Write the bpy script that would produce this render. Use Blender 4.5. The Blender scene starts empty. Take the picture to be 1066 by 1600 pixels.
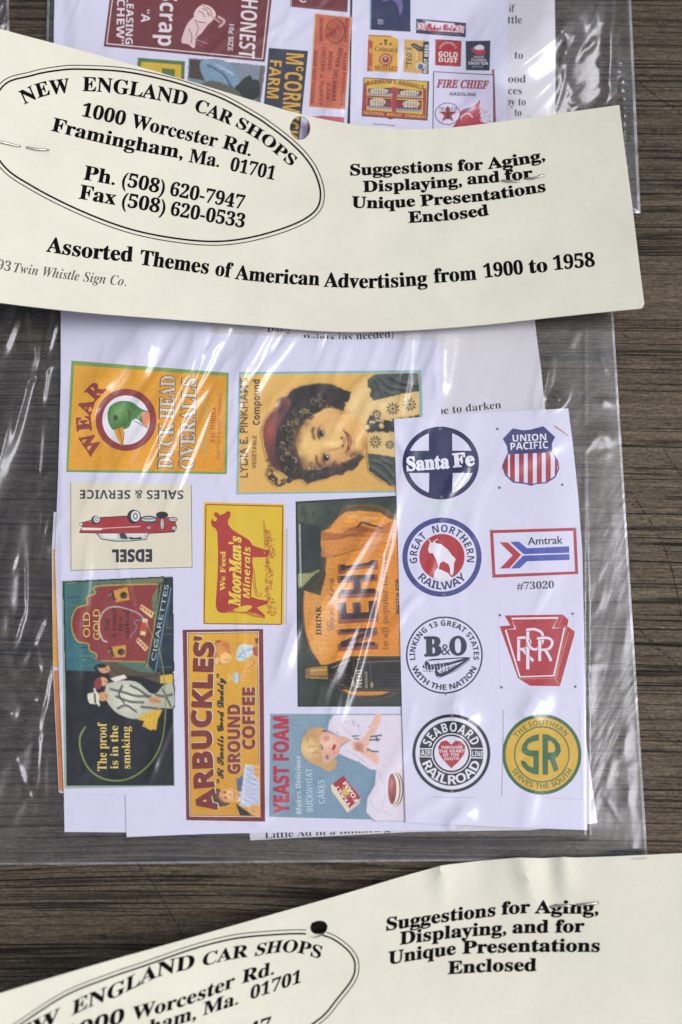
import bpy, math, random
import numpy as np
from mathutils import Vector
from mathutils.geometry import tessellate_polygon, delaunay_2d_cdt

random.seed(7)
rng = np.random.default_rng(11)
sc = bpy.context.scene
COL = sc.collection

# ------------------------------------------------------------------ camera, sky, sun, exposure
TILT, DIST, VFOV = math.radians(11.0), 0.3806, math.radians(35.0)
cam_d = bpy.data.cameras.new('camera')
cam = bpy.data.objects.new('camera', cam_d)
COL.objects.link(cam)
cam.location = (0, -DIST * math.sin(TILT), DIST * math.cos(TILT))
cam.rotation_euler = (TILT, 0, 0)
cam_d.sensor_fit = 'VERTICAL'
cam_d.sensor_height = 22.3
cam_d.lens = 22.3 / 2 / math.tan(VFOV / 2)
cam_d.clip_start, cam_d.clip_end = 0.01, 50
cam_d.dof.use_dof = True
cam_d.dof.focus_distance = DIST
cam_d.dof.aperture_fstop = 7.1
sc.camera = cam

SUN_AZ = math.atan2(-0.08, 1.0)           # the light comes from the right
SUN_EL = math.radians(58)
w = bpy.data.worlds.new('World')
sc.world = w
w.use_nodes = True
wn, wl = w.node_tree.nodes, w.node_tree.links
sky = wn.new('ShaderNodeTexSky')
sky.sky_type = 'NISHITA'
sky.sun_disc = False
sky.sun_elevation = SUN_EL
sky.sun_rotation = math.pi / 2 - SUN_AZ
sky.dust_density = 4.0
sky.air_density = 1.0
sky.ozone_density = 1.0
hs = wn.new('ShaderNodeHueSaturation')
hs.inputs['Saturation'].default_value = 0.45
bg = wn['Background']
bg.inputs['Strength'].default_value = 0.11
wl.new(sky.outputs[0], hs.inputs['Color'])
wl.new(hs.outputs[0], bg.inputs['Color'])

sd = bpy.data.lights.new('sun', 'SUN')
sd.energy = 1.3
sd.angle = math.radians(24)
sd.color = (1.0, 0.965, 0.92)
so = bpy.data.objects.new('sun', sd)
COL.objects.link(so)
S = Vector((math.cos(SUN_EL) * math.cos(SUN_AZ), math.cos(SUN_EL) * math.sin(SUN_AZ), math.sin(SUN_EL)))
so.rotation_euler = S.to_track_quat('Z', 'Y').to_euler()
so.location = S * 2

sc.view_settings.view_transform = 'Standard'
sc.view_settings.look = 'None'
sc.view_settings.gamma = 1
sc.view_settings.use_curve_mapping = False
sc.view_settings.exposure = 0.24
sc.render.engine = 'CYCLES'
sc.cycles.use_denoising = True
sc.cycles.transparent_max_bounces = 24
sc.cycles.max_bounces = 8
sc.cycles.caustics_reflective = False
sc.cycles.caustics_refractive = False
sc.cycles.sample_clamp_indirect = 4

# ------------------------------------------------------------------ measuring: photo grid (1066 x 1600) -> the table
TH = math.tan(VFOV / 2)
def world(px, py, z):
    """points seen at (px, py) of the 1066x1600 frame, at height z above the table"""
    px, py, z = np.asarray(px, float), np.asarray(py, float), np.asarray(z, float)
    a = (px - 533) / 800 * TH
    b = (800 - py) / 800 * TH
    ct, st = math.cos(TILT), math.sin(TILT)
    dx, dy, dz = a, b * ct + st, b * st - ct
    oy, oz = -DIST * st, DIST * ct
    t = (z - oz) / dz
    return np.stack([dx * t, oy + dy * t, np.broadcast_to(z, np.shape(t))], -1)

def lin(c):
    return tuple((v / 255 / 12.92) if v / 255 <= 0.04045 else ((v / 255 + 0.055) / 1.055) ** 2.4 for v in c)

def sstep(a, b, x):
    t = np.clip((x - a) / (b - a), 0, 1)
    return t * t * (3 - 2 * t)

def noise2(x, y, seed, n=14, f0=1.0, f1=3.0, ax=1.0, ay=1.0):
    r = np.random.default_rng(seed)
    v = np.zeros(np.broadcast(x, y).shape)
    for _ in range(n):
        f = r.uniform(f0, f1)
        th = r.uniform(0, 2 * math.pi)
        v = v + np.sin(2 * math.pi * f * (math.cos(th) * ax * x + math.sin(th) * ay * y) + r.uniform(0, 6.3)) / f
    return v / math.sqrt(n)

# ------------------------------------------------------------------ materials
def newmat(name):
    m = bpy.data.materials.new(name)
    m.use_nodes = True
    return m, m.node_tree.nodes, m.node_tree.links, m.node_tree.nodes['Principled BSDF']

def texcoord(n, l, scale=(1, 1, 1), rot=0.0):
    tc = n.new('ShaderNodeTexCoord')
    mp = n.new('ShaderNodeMapping')
    mp.inputs['Scale'].default_value = scale
    mp.inputs['Rotation'].default_value = (0, 0, rot)
    l.new(tc.outputs['Object'], mp.inputs['Vector'])
    return mp.outputs[0]

def noise(n, l, vec, scale=1.0, detail=2.0, rough=0.5, dist=0.0):
    t = n.new('ShaderNodeTexNoise')
    t.inputs['Scale'].default_value = scale
    t.inputs['Detail'].default_value = detail
    t.inputs['Roughness'].default_value = rough
    t.inputs['Distortion'].default_value = dist
    l.new(vec, t.inputs['Vector'])
    return t.outputs['Fac']

def ramp(n, l, fac, stops):
    r = n.new('ShaderNodeValToRGB')
    e = r.color_ramp.elements
    while len(e) < len(stops):
        e.new(0.5)
    for k, (p, c) in enumerate(stops):
        e[k].position = p
        e[k].color = (*c, 1) if len(c) == 3 else c
    l.new(fac, r.inputs[0])
    return r.outputs[0]

def mixc(n, l, mode, fac, a, b):
    m = n.new('ShaderNodeMix')
    m.data_type = 'RGBA'
    m.blend_type = mode
    for sock, v in ((m.inputs[0], fac), (m.inputs[6], a), (m.inputs[7], b)):
        if isinstance(v, (int, float)):
            sock.default_value = v
        elif isinstance(v, tuple):
            sock.default_value = (*v, 1)
        else:
            l.new(v, sock)
    return m.outputs[2]

def math_(n, l, op, a, b=None, clamp=False):
    m = n.new('ShaderNodeMath')
    m.operation = op
    m.use_clamp = clamp
    for sock, v in zip(m.inputs, (a, b)):
        if v is None: continue
        if isinstance(v, (int, float)): sock.default_value = v
        else: l.new(v, sock)
    return m.outputs[0]

def paper_mat(name, rgb, mottle=0.05, rough=0.7, spec=0.25):
    m, n, l, p = newmat(name)
    v = texcoord(n, l)
    f1 = noise(n, l, v, 60, 4, 0.6)
    f2 = noise(n, l, v, 1400, 3, 0.6)
    c0 = lin(rgb)
    lo = tuple(x * (1 - mottle) for x in c0)
    hi = tuple(min(1, x * (1 + mottle)) for x in c0)
    c = ramp(n, l, f1, [(0.3, lo), (0.7, hi)])
    c = mixc(n, l, 'MULTIPLY', 0.35, c, ramp(n, l, f2, [(0.25, (0.86, 0.86, 0.86)), (0.75, (1, 1, 1))]))
    l.new(c, p.inputs['Base Color'])
    p.inputs['Roughness'].default_value = rough
    p.inputs['Specular IOR Level'].default_value = spec
    b = n.new('ShaderNodeBump')
    b.inputs['Strength'].default_value = 0.12
    b.inputs['Distance'].default_value = 0.00003
    l.new(f2, b.inputs['Height'])
    l.new(b.outputs[0], p.inputs['Normal'])
    return m

def ink_mat(name, speck, rough, spec, gain):
    m, n, l, p = newmat(name)
    a = n.new('ShaderNodeVertexColor')
    a.layer_name = 'ink'
    v = texcoord(n, l)
    f = noise(n, l, v, 2600, 2, 0.7)
    g = noise(n, l, v, 260, 4, 0.65)
    bw = n.new('ShaderNodeRGBToBW')
    l.new(a.outputs[0], bw.inputs[0])
    dk = ramp(n, l, bw.outputs[0], [(0.3, (1, 1, 1)), (0.62, (0.08, 0.08, 0.08))])   # bare paper shows no halftone
    c = mixc(n, l, 'MULTIPLY', math_(n, l, 'MULTIPLY', dk, speck * 2), a.outputs[0], ramp(n, l, f, [(0.3, (0.62, 0.62, 0.62)), (0.68, (1.28, 1.28, 1.28))]))
    c = mixc(n, l, 'MULTIPLY', math_(n, l, 'MULTIPLY', dk, speck * 1.4), c, ramp(n, l, g, [(0.3, (0.72, 0.74, 0.76)), (0.7, (1.18, 1.15, 1.12))]))
    c = mixc(n, l, 'MULTIPLY', 1.0, c, (gain, gain, gain))
    l.new(c, p.inputs['Base Color'])
    p.inputs['Roughness'].default_value = rough
    p.inputs['Specular IOR Level'].default_value = spec
    return m

M_SHEET = paper_mat('white_paper', (225, 225, 250), 0.02)
M_SHEET2 = paper_mat('grey_white_paper', (220, 219, 228), 0.02)
M_CARD = paper_mat('cream_card', (213, 211, 197), 0.05, 0.65, 0.25)
M_INK = ink_mat('printed_ink', 0.22, 0.75, 0.12, 1.14)
M_BLACK = ink_mat('black_ink', 0.06, 0.8, 0.05, 0.8)

def metal_mat():
    m, n, l, p = newmat('staple_wire')
    p.inputs['Base Color'].default_value = (0.42, 0.4, 0.36, 1)
    p.inputs['Metallic'].default_value = 0.9
    v = texcoord(n, l)
    l.new(ramp(n, l, noise(n, l, v, 900, 3), [(0.3, (0.2, 0.2, 0.2)), (0.7, (0.5, 0.5, 0.5))]), p.inputs['Roughness'])
    return m
M_METAL = metal_mat()

def film_mat(name, k=1.3, haze=0.016, rough=0.16, bump=0.25):
    m, n, l, p = newmat(name)
    n.remove(p)
    out = n['Material Output']
    v = texcoord(n, l, (1, 1, 1), 0.45)
    st = n.new('ShaderNodeMapping')
    st.inputs['Scale'].default_value = (90, 26, 90)
    l.new(v, st.inputs['Vector'])
    f1 = noise(n, l, st.outputs[0], 1.0, 3, 0.55, 0.6)
    f2 = noise(n, l, v, 420, 2, 0.5)
    hsum = math_(n, l, 'ADD', f1, math_(n, l, 'MULTIPLY', f2, 0.06))
    b = n.new('ShaderNodeBump')
    b.inputs['Strength'].default_value = bump
    b.inputs['Distance'].default_value = 0.0012
    l.new(hsum, b.inputs['Height'])
    fr = n.new('ShaderNodeFresnel')
    fr.inputs['IOR'].default_value = 1.5
    l.new(b.outputs[0], fr.inputs['Normal'])
    fac = math_(n, l, 'MINIMUM', math_(n, l, 'MULTIPLY', fr.outputs[0], k), 0.4)
    tr = n.new('ShaderNodeBsdfTransparent')
    tr.inputs[0].default_value = (0.99, 0.99, 0.992, 1)
    gl = n.new('ShaderNodeBsdfGlossy')
    gl.inputs['Roughness'].default_value = rough
    gl.inputs['Color'].default_value = (0.84, 0.88, 1.0, 1)
    l.new(b.outputs[0], gl.inputs['Normal'])
    df = n.new('ShaderNodeBsdfDiffuse')
    df.inputs['Color'].default_value = (0.8, 0.82, 0.88, 1)
    mx0 = n.new('ShaderNodeMixShader')
    # scuffs and dust scattered over the film
    sf = noise(n, l, v, 240, 5, 0.7)
    hz = math_(n, l, 'MULTIPLY', ramp(n, l, sf, [(0.45, (0.5, 0.5, 0.5)), (0.78, (2.2, 2.2, 2.2))]), haze)
    l.new(hz, mx0.inputs[0])
    l.new(tr.outputs[0], mx0.inputs[1])
    l.new(df.outputs[0], mx0.inputs[2])
    mx = n.new('ShaderNodeMixShader')
    l.new(fac, mx.inputs[0])
    l.new(mx0.outputs[0], mx.inputs[1])
    g2 = n.new('ShaderNodeBsdfGlossy')
    g2.inputs['Roughness'].default_value = 0.36
    g2.inputs['Color'].default_value = (0.86, 0.9, 1.0, 1)
    l.new(b.outputs[0], g2.inputs['Normal'])
    mg = n.new('ShaderNodeMixShader')
    mg.inputs[0].default_value = 0.42
    l.new(gl.outputs[0], mg.inputs[1])
    l.new(g2.outputs[0], mg.inputs[2])
    l.new(mg.outputs[0], mx.inputs[2])
    l.new(mx.outputs[0], out.inputs['Surface'])
    return m
M_FILM = film_mat('clear_film')
M_BACK = film_mat('clear_film_back', 0.5, 0.01, 0.15, 0.2)
M_SEAM = film_mat('film_seam', 2.2, 0.16, 0.16, 0.5)

def wood_mat():
    m, n, l, p = newmat('weathered_wood')
    tc = n.new('ShaderNodeTexCoord')
    wv = n.new('ShaderNodeMapping')                # a slow wander of the grain lines
    wv.inputs['Scale'].default_value = (7, 14, 1)
    l.new(tc.outputs['Object'], wv.inputs['Vector'])
    wob = noise(n, l, wv.outputs[0], 1.0, 2, 0.5)
    sx = n.new('ShaderNodeSeparateXYZ')
    l.new(tc.outputs['Object'], sx.inputs[0])
    y = math_(n, l, 'ADD', sx.outputs[1], math_(n, l, 'MULTIPLY', wob, 0.006))
    y = math_(n, l, 'ADD', y, math_(n, l, 'MULTIPLY', sx.outputs[0], 0.012))
    cx = n.new('ShaderNodeCombineXYZ')
    l.new(sx.outputs[0], cx.inputs[0])
    l.new(y, cx.inputs[1])
    def mp(sxx, syy, off=0):
        q = n.new('ShaderNodeMapping')
        q.inputs['Scale'].default_value = (sxx, syy, 1)
        q.inputs['Location'].default_value = (off, off * 1.7, off)
        l.new(cx.outputs[0], q.inputs['Vector'])
        return q.outputs[0]
    broad = noise(n, l, mp(7, 60, 3), 1, 3, 0.6)
    ridge = noise(n, l, mp(14, 480, 1), 1, 4, 0.65)
    fine = noise(n, l, mp(160, 1700, 5), 1, 4, 0.7)
    def cracks(sx_, sy_, off, w0, w1, lo, hi):
        cr = noise(n, l, mp(sx_, sy_, off), 1, 2.0, 0.45)
        m_ = math_(n, l, 'ABSOLUTE', math_(n, l, 'SUBTRACT', cr, 0.5))
        m_ = ramp(n, l, m_, [(0.0, (1, 1, 1)), (w0, (0.85, 0.85, 0.85)), (w1, (0, 0, 0))])
        return math_(n, l, 'MULTIPLY', m_, ramp(n, l, noise(n, l, mp(22, 90, off + 2), 1, 2, 0.6), [(lo, (0, 0, 0)), (hi, (1, 1, 1))]))
    crm = math_(n, l, 'MAXIMUM', cracks(2.2, 170, 9, 0.004, 0.011, 0.38, 0.52), math_(n, l, 'MULTIPLY', math_(n, l, 'MAXIMUM', cracks(4, 420, 17, 0.007, 0.017, 0.44, 0.58), cracks(3, 290, 37, 0.005, 0.013, 0.42, 0.55)), 0.8))
    spk = ramp(n, l, noise(n, l, mp(1100, 1500, 4), 1, 3, 0.75), [(0.32, (0.5, 0.5, 0.5)), (0.7, (1.36, 1.36, 1.36))])
    pits = ramp(n, l, noise(n, l, mp(330, 700, 14), 1, 1, 0.5), [(0.70, (0, 0, 0)), (0.76, (1, 1, 1))])
    c = ramp(n, l, ridge, [(0.26, lin((76, 68, 59))), (0.45, lin((91, 83, 73))), (0.62, lin((103, 95, 84))), (0.8, lin((117, 107, 95)))])
    c = mixc(n, l, 'MULTIPLY', 0.8, c, ramp(n, l, broad, [(0.3, (0.8, 0.79, 0.78)), (0.7, (1.12, 1.11, 1.1))]))
    c = mixc(n, l, 'MULTIPLY', 0.9, c, ramp(n, l, fine, [(0.3, (0.55, 0.54, 0.53)), (0.68, (1.26, 1.25, 1.24))]))
    c = mixc(n, l, 'MULTIPLY', 0.8, c, spk)
    fib = noise(n, l, mp(420, 2600, 27), 1, 3, 0.7)
    c = mixc(n, l, 'MULTIPLY', 0.8, c, ramp(n, l, fib, [(0.32, (0.48, 0.47, 0.46)), (0.68, (1.36, 1.35, 1.34))]))
    left_shade = math_(n, l, 'ADD', noise(n, l, mp(5, 8, 33), 1, 3, 0.55), math_(n, l, 'MULTIPLY', sx.outputs[0], 1.6))  # light falloff painted into the wood: darker to the left, broken by noise
    c = mixc(n, l, 'MULTIPLY', 1.0, c, ramp(n, l, left_shade, [(0.34, (0.72, 0.7, 0.68)), (0.62, (1.14, 1.13, 1.11))]))
    warm = ramp(n, l, noise(n, l, mp(60, 260, 23), 1, 3, 0.6), [(0.45, (1, 1, 1)), (0.75, (1.12, 1.0, 0.88))])
    c = mixc(n, l, 'MULTIPLY', 0.35, c, warm)
    c = mixc(n, l, 'MIX', math_(n, l, 'MULTIPLY', pits, 0.6), c, lin((30, 26, 23)))
    c = mixc(n, l, 'MIX', math_(n, l, 'MULTIPLY', crm, 0.93), c, lin((17, 14, 12)))
    l.new(c, p.inputs['Base Color'])
    p.inputs['Roughness'].default_value = 0.8
    p.inputs['Specular IOR Level'].default_value = 0.2
    h = math_(n, l, 'ADD', math_(n, l, 'MULTIPLY', ridge, 0.7), math_(n, l, 'MULTIPLY', fine, 0.4))
    h = math_(n, l, 'SUBTRACT', h, math_(n, l, 'MULTIPLY', crm, 0.6))
    b = n.new('ShaderNodeBump')
    b.inputs['Strength'].default_value = 1.0
    b.inputs['Distance'].default_value = 0.0009
    l.new(h, b.inputs['Height'])
    l.new(b.outputs[0], p.inputs['Normal'])
    return m
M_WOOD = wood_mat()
def flat_mat(name, rgb):
    m, n, l, p = newmat(name)
    v = texcoord(n, l)
    c = mixc(n, l, 'MULTIPLY', 0.6, lin(rgb), ramp(n, l, noise(n, l, v, 700, 3), [(0.3, (0.5, 0.5, 0.5)), (0.7, (1.4, 1.4, 1.4))]))
    l.new(c, p.inputs['Base Color'])
    p.inputs['Roughness'].default_value = 0.9
    return m
M_SCRATCH = flat_mat('scratch_dirt', (26, 21, 17))

# ------------------------------------------------------------------ object helpers
def mesh_obj(name, verts, faces, mats, parent=None, loc=(0, 0, 0), smooth=False, cols=None, fmat=None):
    """verts in world metres; stored relative to loc (a thing) or to the parents' origin (a part)"""
    verts = np.asarray(verts, float)
    base = np.asarray(loc if parent is None else parent['_o'], float)
    me = bpy.data.meshes.new(name)
    me.from_pydata((verts - base).tolist(), [], [tuple(map(int, f)) for f in faces])
    for m in (mats if isinstance(mats, (list, tuple)) else [mats]):
        me.materials.append(m)
    if smooth:
        me.polygons.foreach_set('use_smooth', [True] * len(me.polygons))
    if fmat is not None:
        me.polygons.foreach_set('material_index', fmat)
    if cols is not None:
        at = me.color_attributes.new('ink', 'FLOAT_COLOR', 'POINT')
        at.data.foreach_set('color', np.concatenate([np.asarray(cols, float), np.ones((len(verts), 1))], 1).ravel())
    me.update()
    o = bpy.data.objects.new(name, me)
    COL.objects.link(o)
    if parent is not None:
        o.parent = parent
    else:
        o.location = loc
    o['_o'] = [float(x) for x in base]
    return o

def tag(o, label=None, cat=None, group=None, kind=None):
    for k, v in (('label', label), ('category', cat), ('group', group), ('kind', kind)):
        if v: o[k] = v
    return o

def inside(poly, x, y):
    r, n = False, len(poly)
    for i in range(n):
        x0, y0 = poly[i]; x1, y1 = poly[i - 1]
        if (y0 > y) != (y1 > y) and x < (x1 - x0) * (y - y0) / (y1 - y0) + x0:
            r = not r
    return r

def smooth_open(pts, k=8):
    pts = [np.array(p, float) for p in pts]
    if len(pts) < 3: return [tuple(p) for p in pts]
    P = [2 * pts[0] - pts[1]] + pts + [2 * pts[-1] - pts[-2]]
    out = []
    for i in range(1, len(P) - 2):
        for j in range(k):
            t = j / k
            out.append(0.5 * (2 * P[i] + (P[i + 1] - P[i - 1]) * t + (2 * P[i - 1] - 5 * P[i] + 4 * P[i + 1] - P[i + 2]) * t * t + (3 * P[i] - P[i - 1] - 3 * P[i + 1] + P[i + 2]) * t ** 3))
    out.append(pts[-1])
    return [tuple(p) for p in out]

def smooth_closed(pts, k=6):
    n = len(pts)
    P = [np.array(p, float) for p in pts]
    out = []
    for i in range(n):
        a, b, c, d = P[i - 1], P[i], P[(i + 1) % n], P[(i + 2) % n]
        for j in range(k):
            t = j / k
            out.append(tuple(0.5 * (2 * b + (c - a) * t + (2 * a - 5 * b + 4 * c - d) * t * t + (3 * b - a - 3 * c + d) * t ** 3)))
    return out

def resample(pts, step):
    out = []
    for a, b in zip(pts, pts[1:] + pts[:1]):
        L = math.hypot(b[0] - a[0], b[1] - a[1])
        k = max(1, int(math.ceil(L / step)))
        for j in range(k):
            out.append((a[0] + (b[0] - a[0]) * j / k, a[1] + (b[1] - a[1]) * j / k))
    return out

def sheet_mesh(name, outline, h, mat, thick, step=14, holes=(), parent=None, loc=None):
    """a paper or card of the outline (photo grid), lying at heights h(px, py), with real thickness"""
    rim = resample(outline, step)
    hl = [resample(q, step * 0.3) for q in holes]
    vs, es = [], []
    for loop in [rim] + hl:
        k = len(vs)
        vs += loop
        es += [(k + i, k + (i + 1) % len(loop)) for i in range(len(loop))]
    xs = [p[0] for p in rim]; ys = [p[1] for p in rim]
    yy = min(ys) + step * 0.6
    odd = 0
    rimA = np.array(vs)
    while yy < max(ys):
        xx = min(xs) + step * (0.3 + 0.5 * odd)
        while xx < max(xs):
            if inside(rim, xx, yy) and not any(inside(q, xx, yy) for q in hl) and np.min(np.hypot(rimA[:, 0] - xx, rimA[:, 1] - yy)) > step * 0.4:
                vs.append((xx, yy))
            xx += step
        yy += step * 0.87
        odd = 1 - odd
    r = delaunay_2d_cdt([Vector(p) for p in vs], es, [], 4 if hl else 1, 1e-4)
    V = np.array([tuple(v) for v in r[0]])
    F = [f for f in r[2]]
    # keep only triangles inside the outline
    F2 = []
    for f in F:
        c = V[list(f)].mean(0)
        if inside(rim, c[0], c[1]) and not any(inside(q, c[0], c[1]) for q in hl):
            a, b, d = (V[i] for i in f[:3])
            cr = (b[0] - a[0]) * (d[1] - a[1]) - (b[1] - a[1]) * (d[0] - a[0])
            F2.append(tuple(f) if cr < 0 else tuple(reversed(f)))   # photo grid runs downwards
    W = world(V[:, 0], V[:, 1], h(V[:, 0], V[:, 1]))
    if loc is None and parent is None:
        loc = tuple(W.mean(0) * (1, 1, 0) + (0, 0, W[:, 2].min()))
    o = mesh_obj(name, W, F2, mat, parent, loc or (0, 0, 0), True)
    s = o.modifiers.new('thickness', 'SOLIDIFY')
    s.thickness = thick
    s.offset = -1
    s.use_even_offset = False
    es_ = o.modifiers.new('crisp_edge', 'EDGE_SPLIT')
    es_.split_angle = math.radians(40)
    return o

# ------------------------------------------------------------------ glyphs (Blender's own built-in font)
UP = {'sb': (0x1d400, 0x1d41a, 0x1d7ce), 'si': (0x1d468, 0x1d482, 0x1d7ce), 'nb': (0x1d5d4, 0x1d5ee, 0x1d7ec),
      'n': None, 'no': (0x1d63c, 0x1d656, 0x1d7ec), 'sc': (0x1d4d0, 0x1d4ea, 0x1d7ce)}
_tc = bpy.data.curves.new('glyph', 'FONT')
_to = bpy.data.objects.new('glyph', _tc)
COL.objects.link(_to)
_tc.resolution_u = 4
_GL, _CAP = {}, {}
def styled(ch, st):
    u = UP[st]
    if u is None: return ch
    if 'A' <= ch <= 'Z': return chr(u[0] + ord(ch) - 65)
    if 'a' <= ch <= 'z': return chr(u[1] + ord(ch) - 97)
    if ch.isdigit() and ch.isascii(): return chr(u[2] + ord(ch) - 48)
    return ch
def _mesh(body, off):
    _tc.body = body
    _tc.offset = off
    bpy.context.view_layer.update()
    dg = bpy.context.evaluated_depsgraph_get()
    e = _to.evaluated_get(dg)
    me = e.to_mesh()
    V = np.array([v.co[:2] for v in me.vertices]).reshape(-1, 2)
    me.calc_loop_triangles()
    F = [tuple(t.vertices) for t in me.loop_triangles]
    e.to_mesh_clear()
    return V, F
def glyph(ch, st, off):
    k = (ch, st, off)
    if k not in _GL:
        V, F = (np.zeros((0, 2)), []) if ch == ' ' else _mesh(styled(ch, st), off)
        H = styled('H', st)
        a = _mesh(H + styled(ch, st) + H, 0)[0]
        b = _mesh(H + H, 0)[0]
        adv = (a[:, 0].max() - a[:, 0].min()) - (b[:, 0].max() - b[:, 0].min())
        _GL[k] = (V, F, adv)
    return _GL[k]
def capheight(st):
    if st not in _CAP:
        V = _mesh(styled('H', st), 0)[0]
        _CAP[st] = V[:, 1].max() - V[:, 1].min()
    return _CAP[st]

# ------------------------------------------------------------------ drawing on paper
class Art:
    """printing: polygons in photo-grid coordinates, laid a few microns above the paper"""
    EPS = 1.6e-6
    def __init__(self, root, h, lift=1.6e-5, mat=None, cut=8.0):
        self.root, self.h, self.lift, self.mat, self.cut = root, h, lift, mat or M_INK, cut
        self.view(0, 0, 1)
        self.n = 0
        self.inc = 1.0
        self.buf = None
        self.top = None
    def view(self, ox, oy, s):
        self.ox, self.oy, self.s = ox, oy, s
    def P(self, p):
        return (self.ox + p[0] / self.s, self.oy + p[1] / self.s)
    def flush(self):
        b = self.buf
        if b and b['f']:
            used = np.unique(np.array([i for f in b['f'] for i in f]))
            mp_ = np.full(len(b['v']), -1); mp_[used] = np.arange(len(used))
            b['f'] = [tuple(mp_[list(f)]) for f in b['f']]
            V = np.array(b['v'])[used]; b['c'] = [b['c'][i] for i in used]
            z = self.h(V[:, 0], V[:, 1]) + self.lift + V[:, 2] * self.EPS
            o = mesh_obj(b['name'], world(V[:, 0], V[:, 1], z), b['f'], self.mat, b['parent'], cols=b['c'])
            if b['label']: o['label'] = b['label']
            if b['parent'] is self.root: self.top = o
        self.buf = None
    def ad(self, name, label=None):
        self.flush()
        self.n = 0
        self.inc = 1.0
        self.buf = dict(name=name, parent=self.root, v=[], f=[], c=[], label=label)
        return self
    def sub(self, name):
        self.flush()
        self.buf = dict(name=name, parent=self.top, v=[], f=[], c=[], label=None)
    hole = None
    def tri(self, a, b, c, col, lay):
        if self.hole and inside(self.hole, (a[0] + b[0] + c[0]) / 3, (a[1] + b[1] + c[1]) / 3): return
        st = [(a, b, c)]
        L2 = self.cut ** 2
        bf = self.buf
        while st:
            a, b, c = st.pop()
            d = ((a[0] - b[0]) ** 2 + (a[1] - b[1]) ** 2, (b[0] - c[0]) ** 2 + (b[1] - c[1]) ** 2, (c[0] - a[0]) ** 2 + (c[1] - a[1]) ** 2)
            m = max(d)
            if m > L2:
                if d[1] == m: a, b, c = b, c, a
                elif d[2] == m: a, b, c = c, a, b
                q = ((a[0] + b[0]) / 2, (a[1] + b[1]) / 2)
                st += [(a, q, c), (q, b, c)]
                continue
            cr = (b[0] - a[0]) * (c[1] - a[1]) - (b[1] - a[1]) * (c[0] - a[0])
            if abs(cr) < 1e-9: continue
            if cr > 0: b, c = c, b
            k = len(bf['v'])
            for p in (a, b, c):
                bf['v'].append((p[0], p[1], lay))
                bf['c'].append(lin(col(p[0], p[1])) if callable(col) else col)
            bf['f'].append((k, k + 1, k + 2))
    # -- painted pictures: soft brushwork on a fine grid of ink dots
    cv = None
    def paint(self, box, base, soft=0.7, seed=1, wob=0.8, grain=0.05):
        x0, y0, x1, y1 = box
        (px0, py0), (px1, py1) = self.P((x0, y0)), self.P((x1, y1))
        n, m = int((px1 - px0) * 2) + 1, int((py1 - py0) * 2) + 1
        gx, gy = np.meshgrid(px0 + np.arange(n) / 2, py0 + np.arange(m) / 2)
        c = np.zeros((m, n, 3)); c[:] = [base(a_, b_) for a_, b_ in [(0, 0)]][0] if callable(base) else base
        if callable(base):
            c = np.array([[base(gx[i, j], gy[i, j]) for j in range(0, n)] for i in range(m)], float)
        self.cv = dict(c=c, a=np.zeros((m, n)), gx=gx, gy=gy, soft=soft, seed=seed, wob=wob, grain=grain)
    def _mask(self, mk, col, soft=None, alpha=1.0, i0=0, j0=0):
        v = self.cv
        k = int(round((v['soft'] if soft is None else soft) * 2))
        for _ in range(2):
            if k > 0:
                for ax in (0, 1):
                    pad = [(0, 0), (0, 0)]; pad[ax] = (k + 1, k)
                    cs = np.cumsum(np.pad(mk, pad, mode='edge'), axis=ax)
                    sl = [slice(None), slice(None)]; sl2 = [slice(None), slice(None)]
                    sl[ax] = slice(2 * k + 1, None); sl2[ax] = slice(None, -(2 * k + 1))
                    mk = (cs[tuple(sl)] - cs[tuple(sl2)]) / (2 * k + 1)
        mk = mk * alpha
        h_, w_ = mk.shape
        S_ = (slice(i0, i0 + h_), slice(j0, j0 + w_))
        if callable(col):
            C = np.zeros((h_, w_, 3))
            for i, j in zip(*np.nonzero(mk > 0.004)): C[i, j] = col(v['gx'][i0 + i, j0 + j], v['gy'][i0 + i, j0 + j])
        else:
            C = np.array(col, float)
        v['c'][S_] = v['c'][S_] * (1 - mk[..., None]) + C * mk[..., None]
        v['a'][S_] = np.maximum(v['a'][S_], mk if alpha > 0.9 else 0)
    def _fill(self, q, col, soft=None, alpha=1.0):
        v = self.cv
        q = np.array(q)
        k = int(((v['soft'] if soft is None else soft) * 2) * 2) + 3
        X, Y = v['gx'][0], v['gy'][:, 0]
        j0 = max(0, int(np.searchsorted(X, q[:, 0].min())) - k); j1 = min(len(X), int(np.searchsorted(X, q[:, 0].max())) + k)
        i0 = max(0, int(np.searchsorted(Y, q[:, 1].min())) - k); i1 = min(len(Y), int(np.searchsorted(Y, q[:, 1].max())) + k)
        if j1 <= j0 or i1 <= i0: return
        x, y = v['gx'][i0:i1, j0:j1], v['gy'][i0:i1, j0:j1]
        mk = np.zeros(x.shape)
        for dx_, dy_ in ((-.12, -.12), (.12, .12), (-.12, .12), (.12, -.12)):
            r = np.zeros(x.shape, bool)
            for (ax, ay), (bx, by) in zip(q, np.roll(q, -1, 0)):
                if ay == by: continue
                r ^= ((ay > y + dy_) != (by > y + dy_)) & (x + dx_ < (bx - ax) * (y + dy_ - ay) / (by - ay) + ax)
            mk += r / 4
        self._mask(mk, col, soft, alpha, i0, j0)
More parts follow.
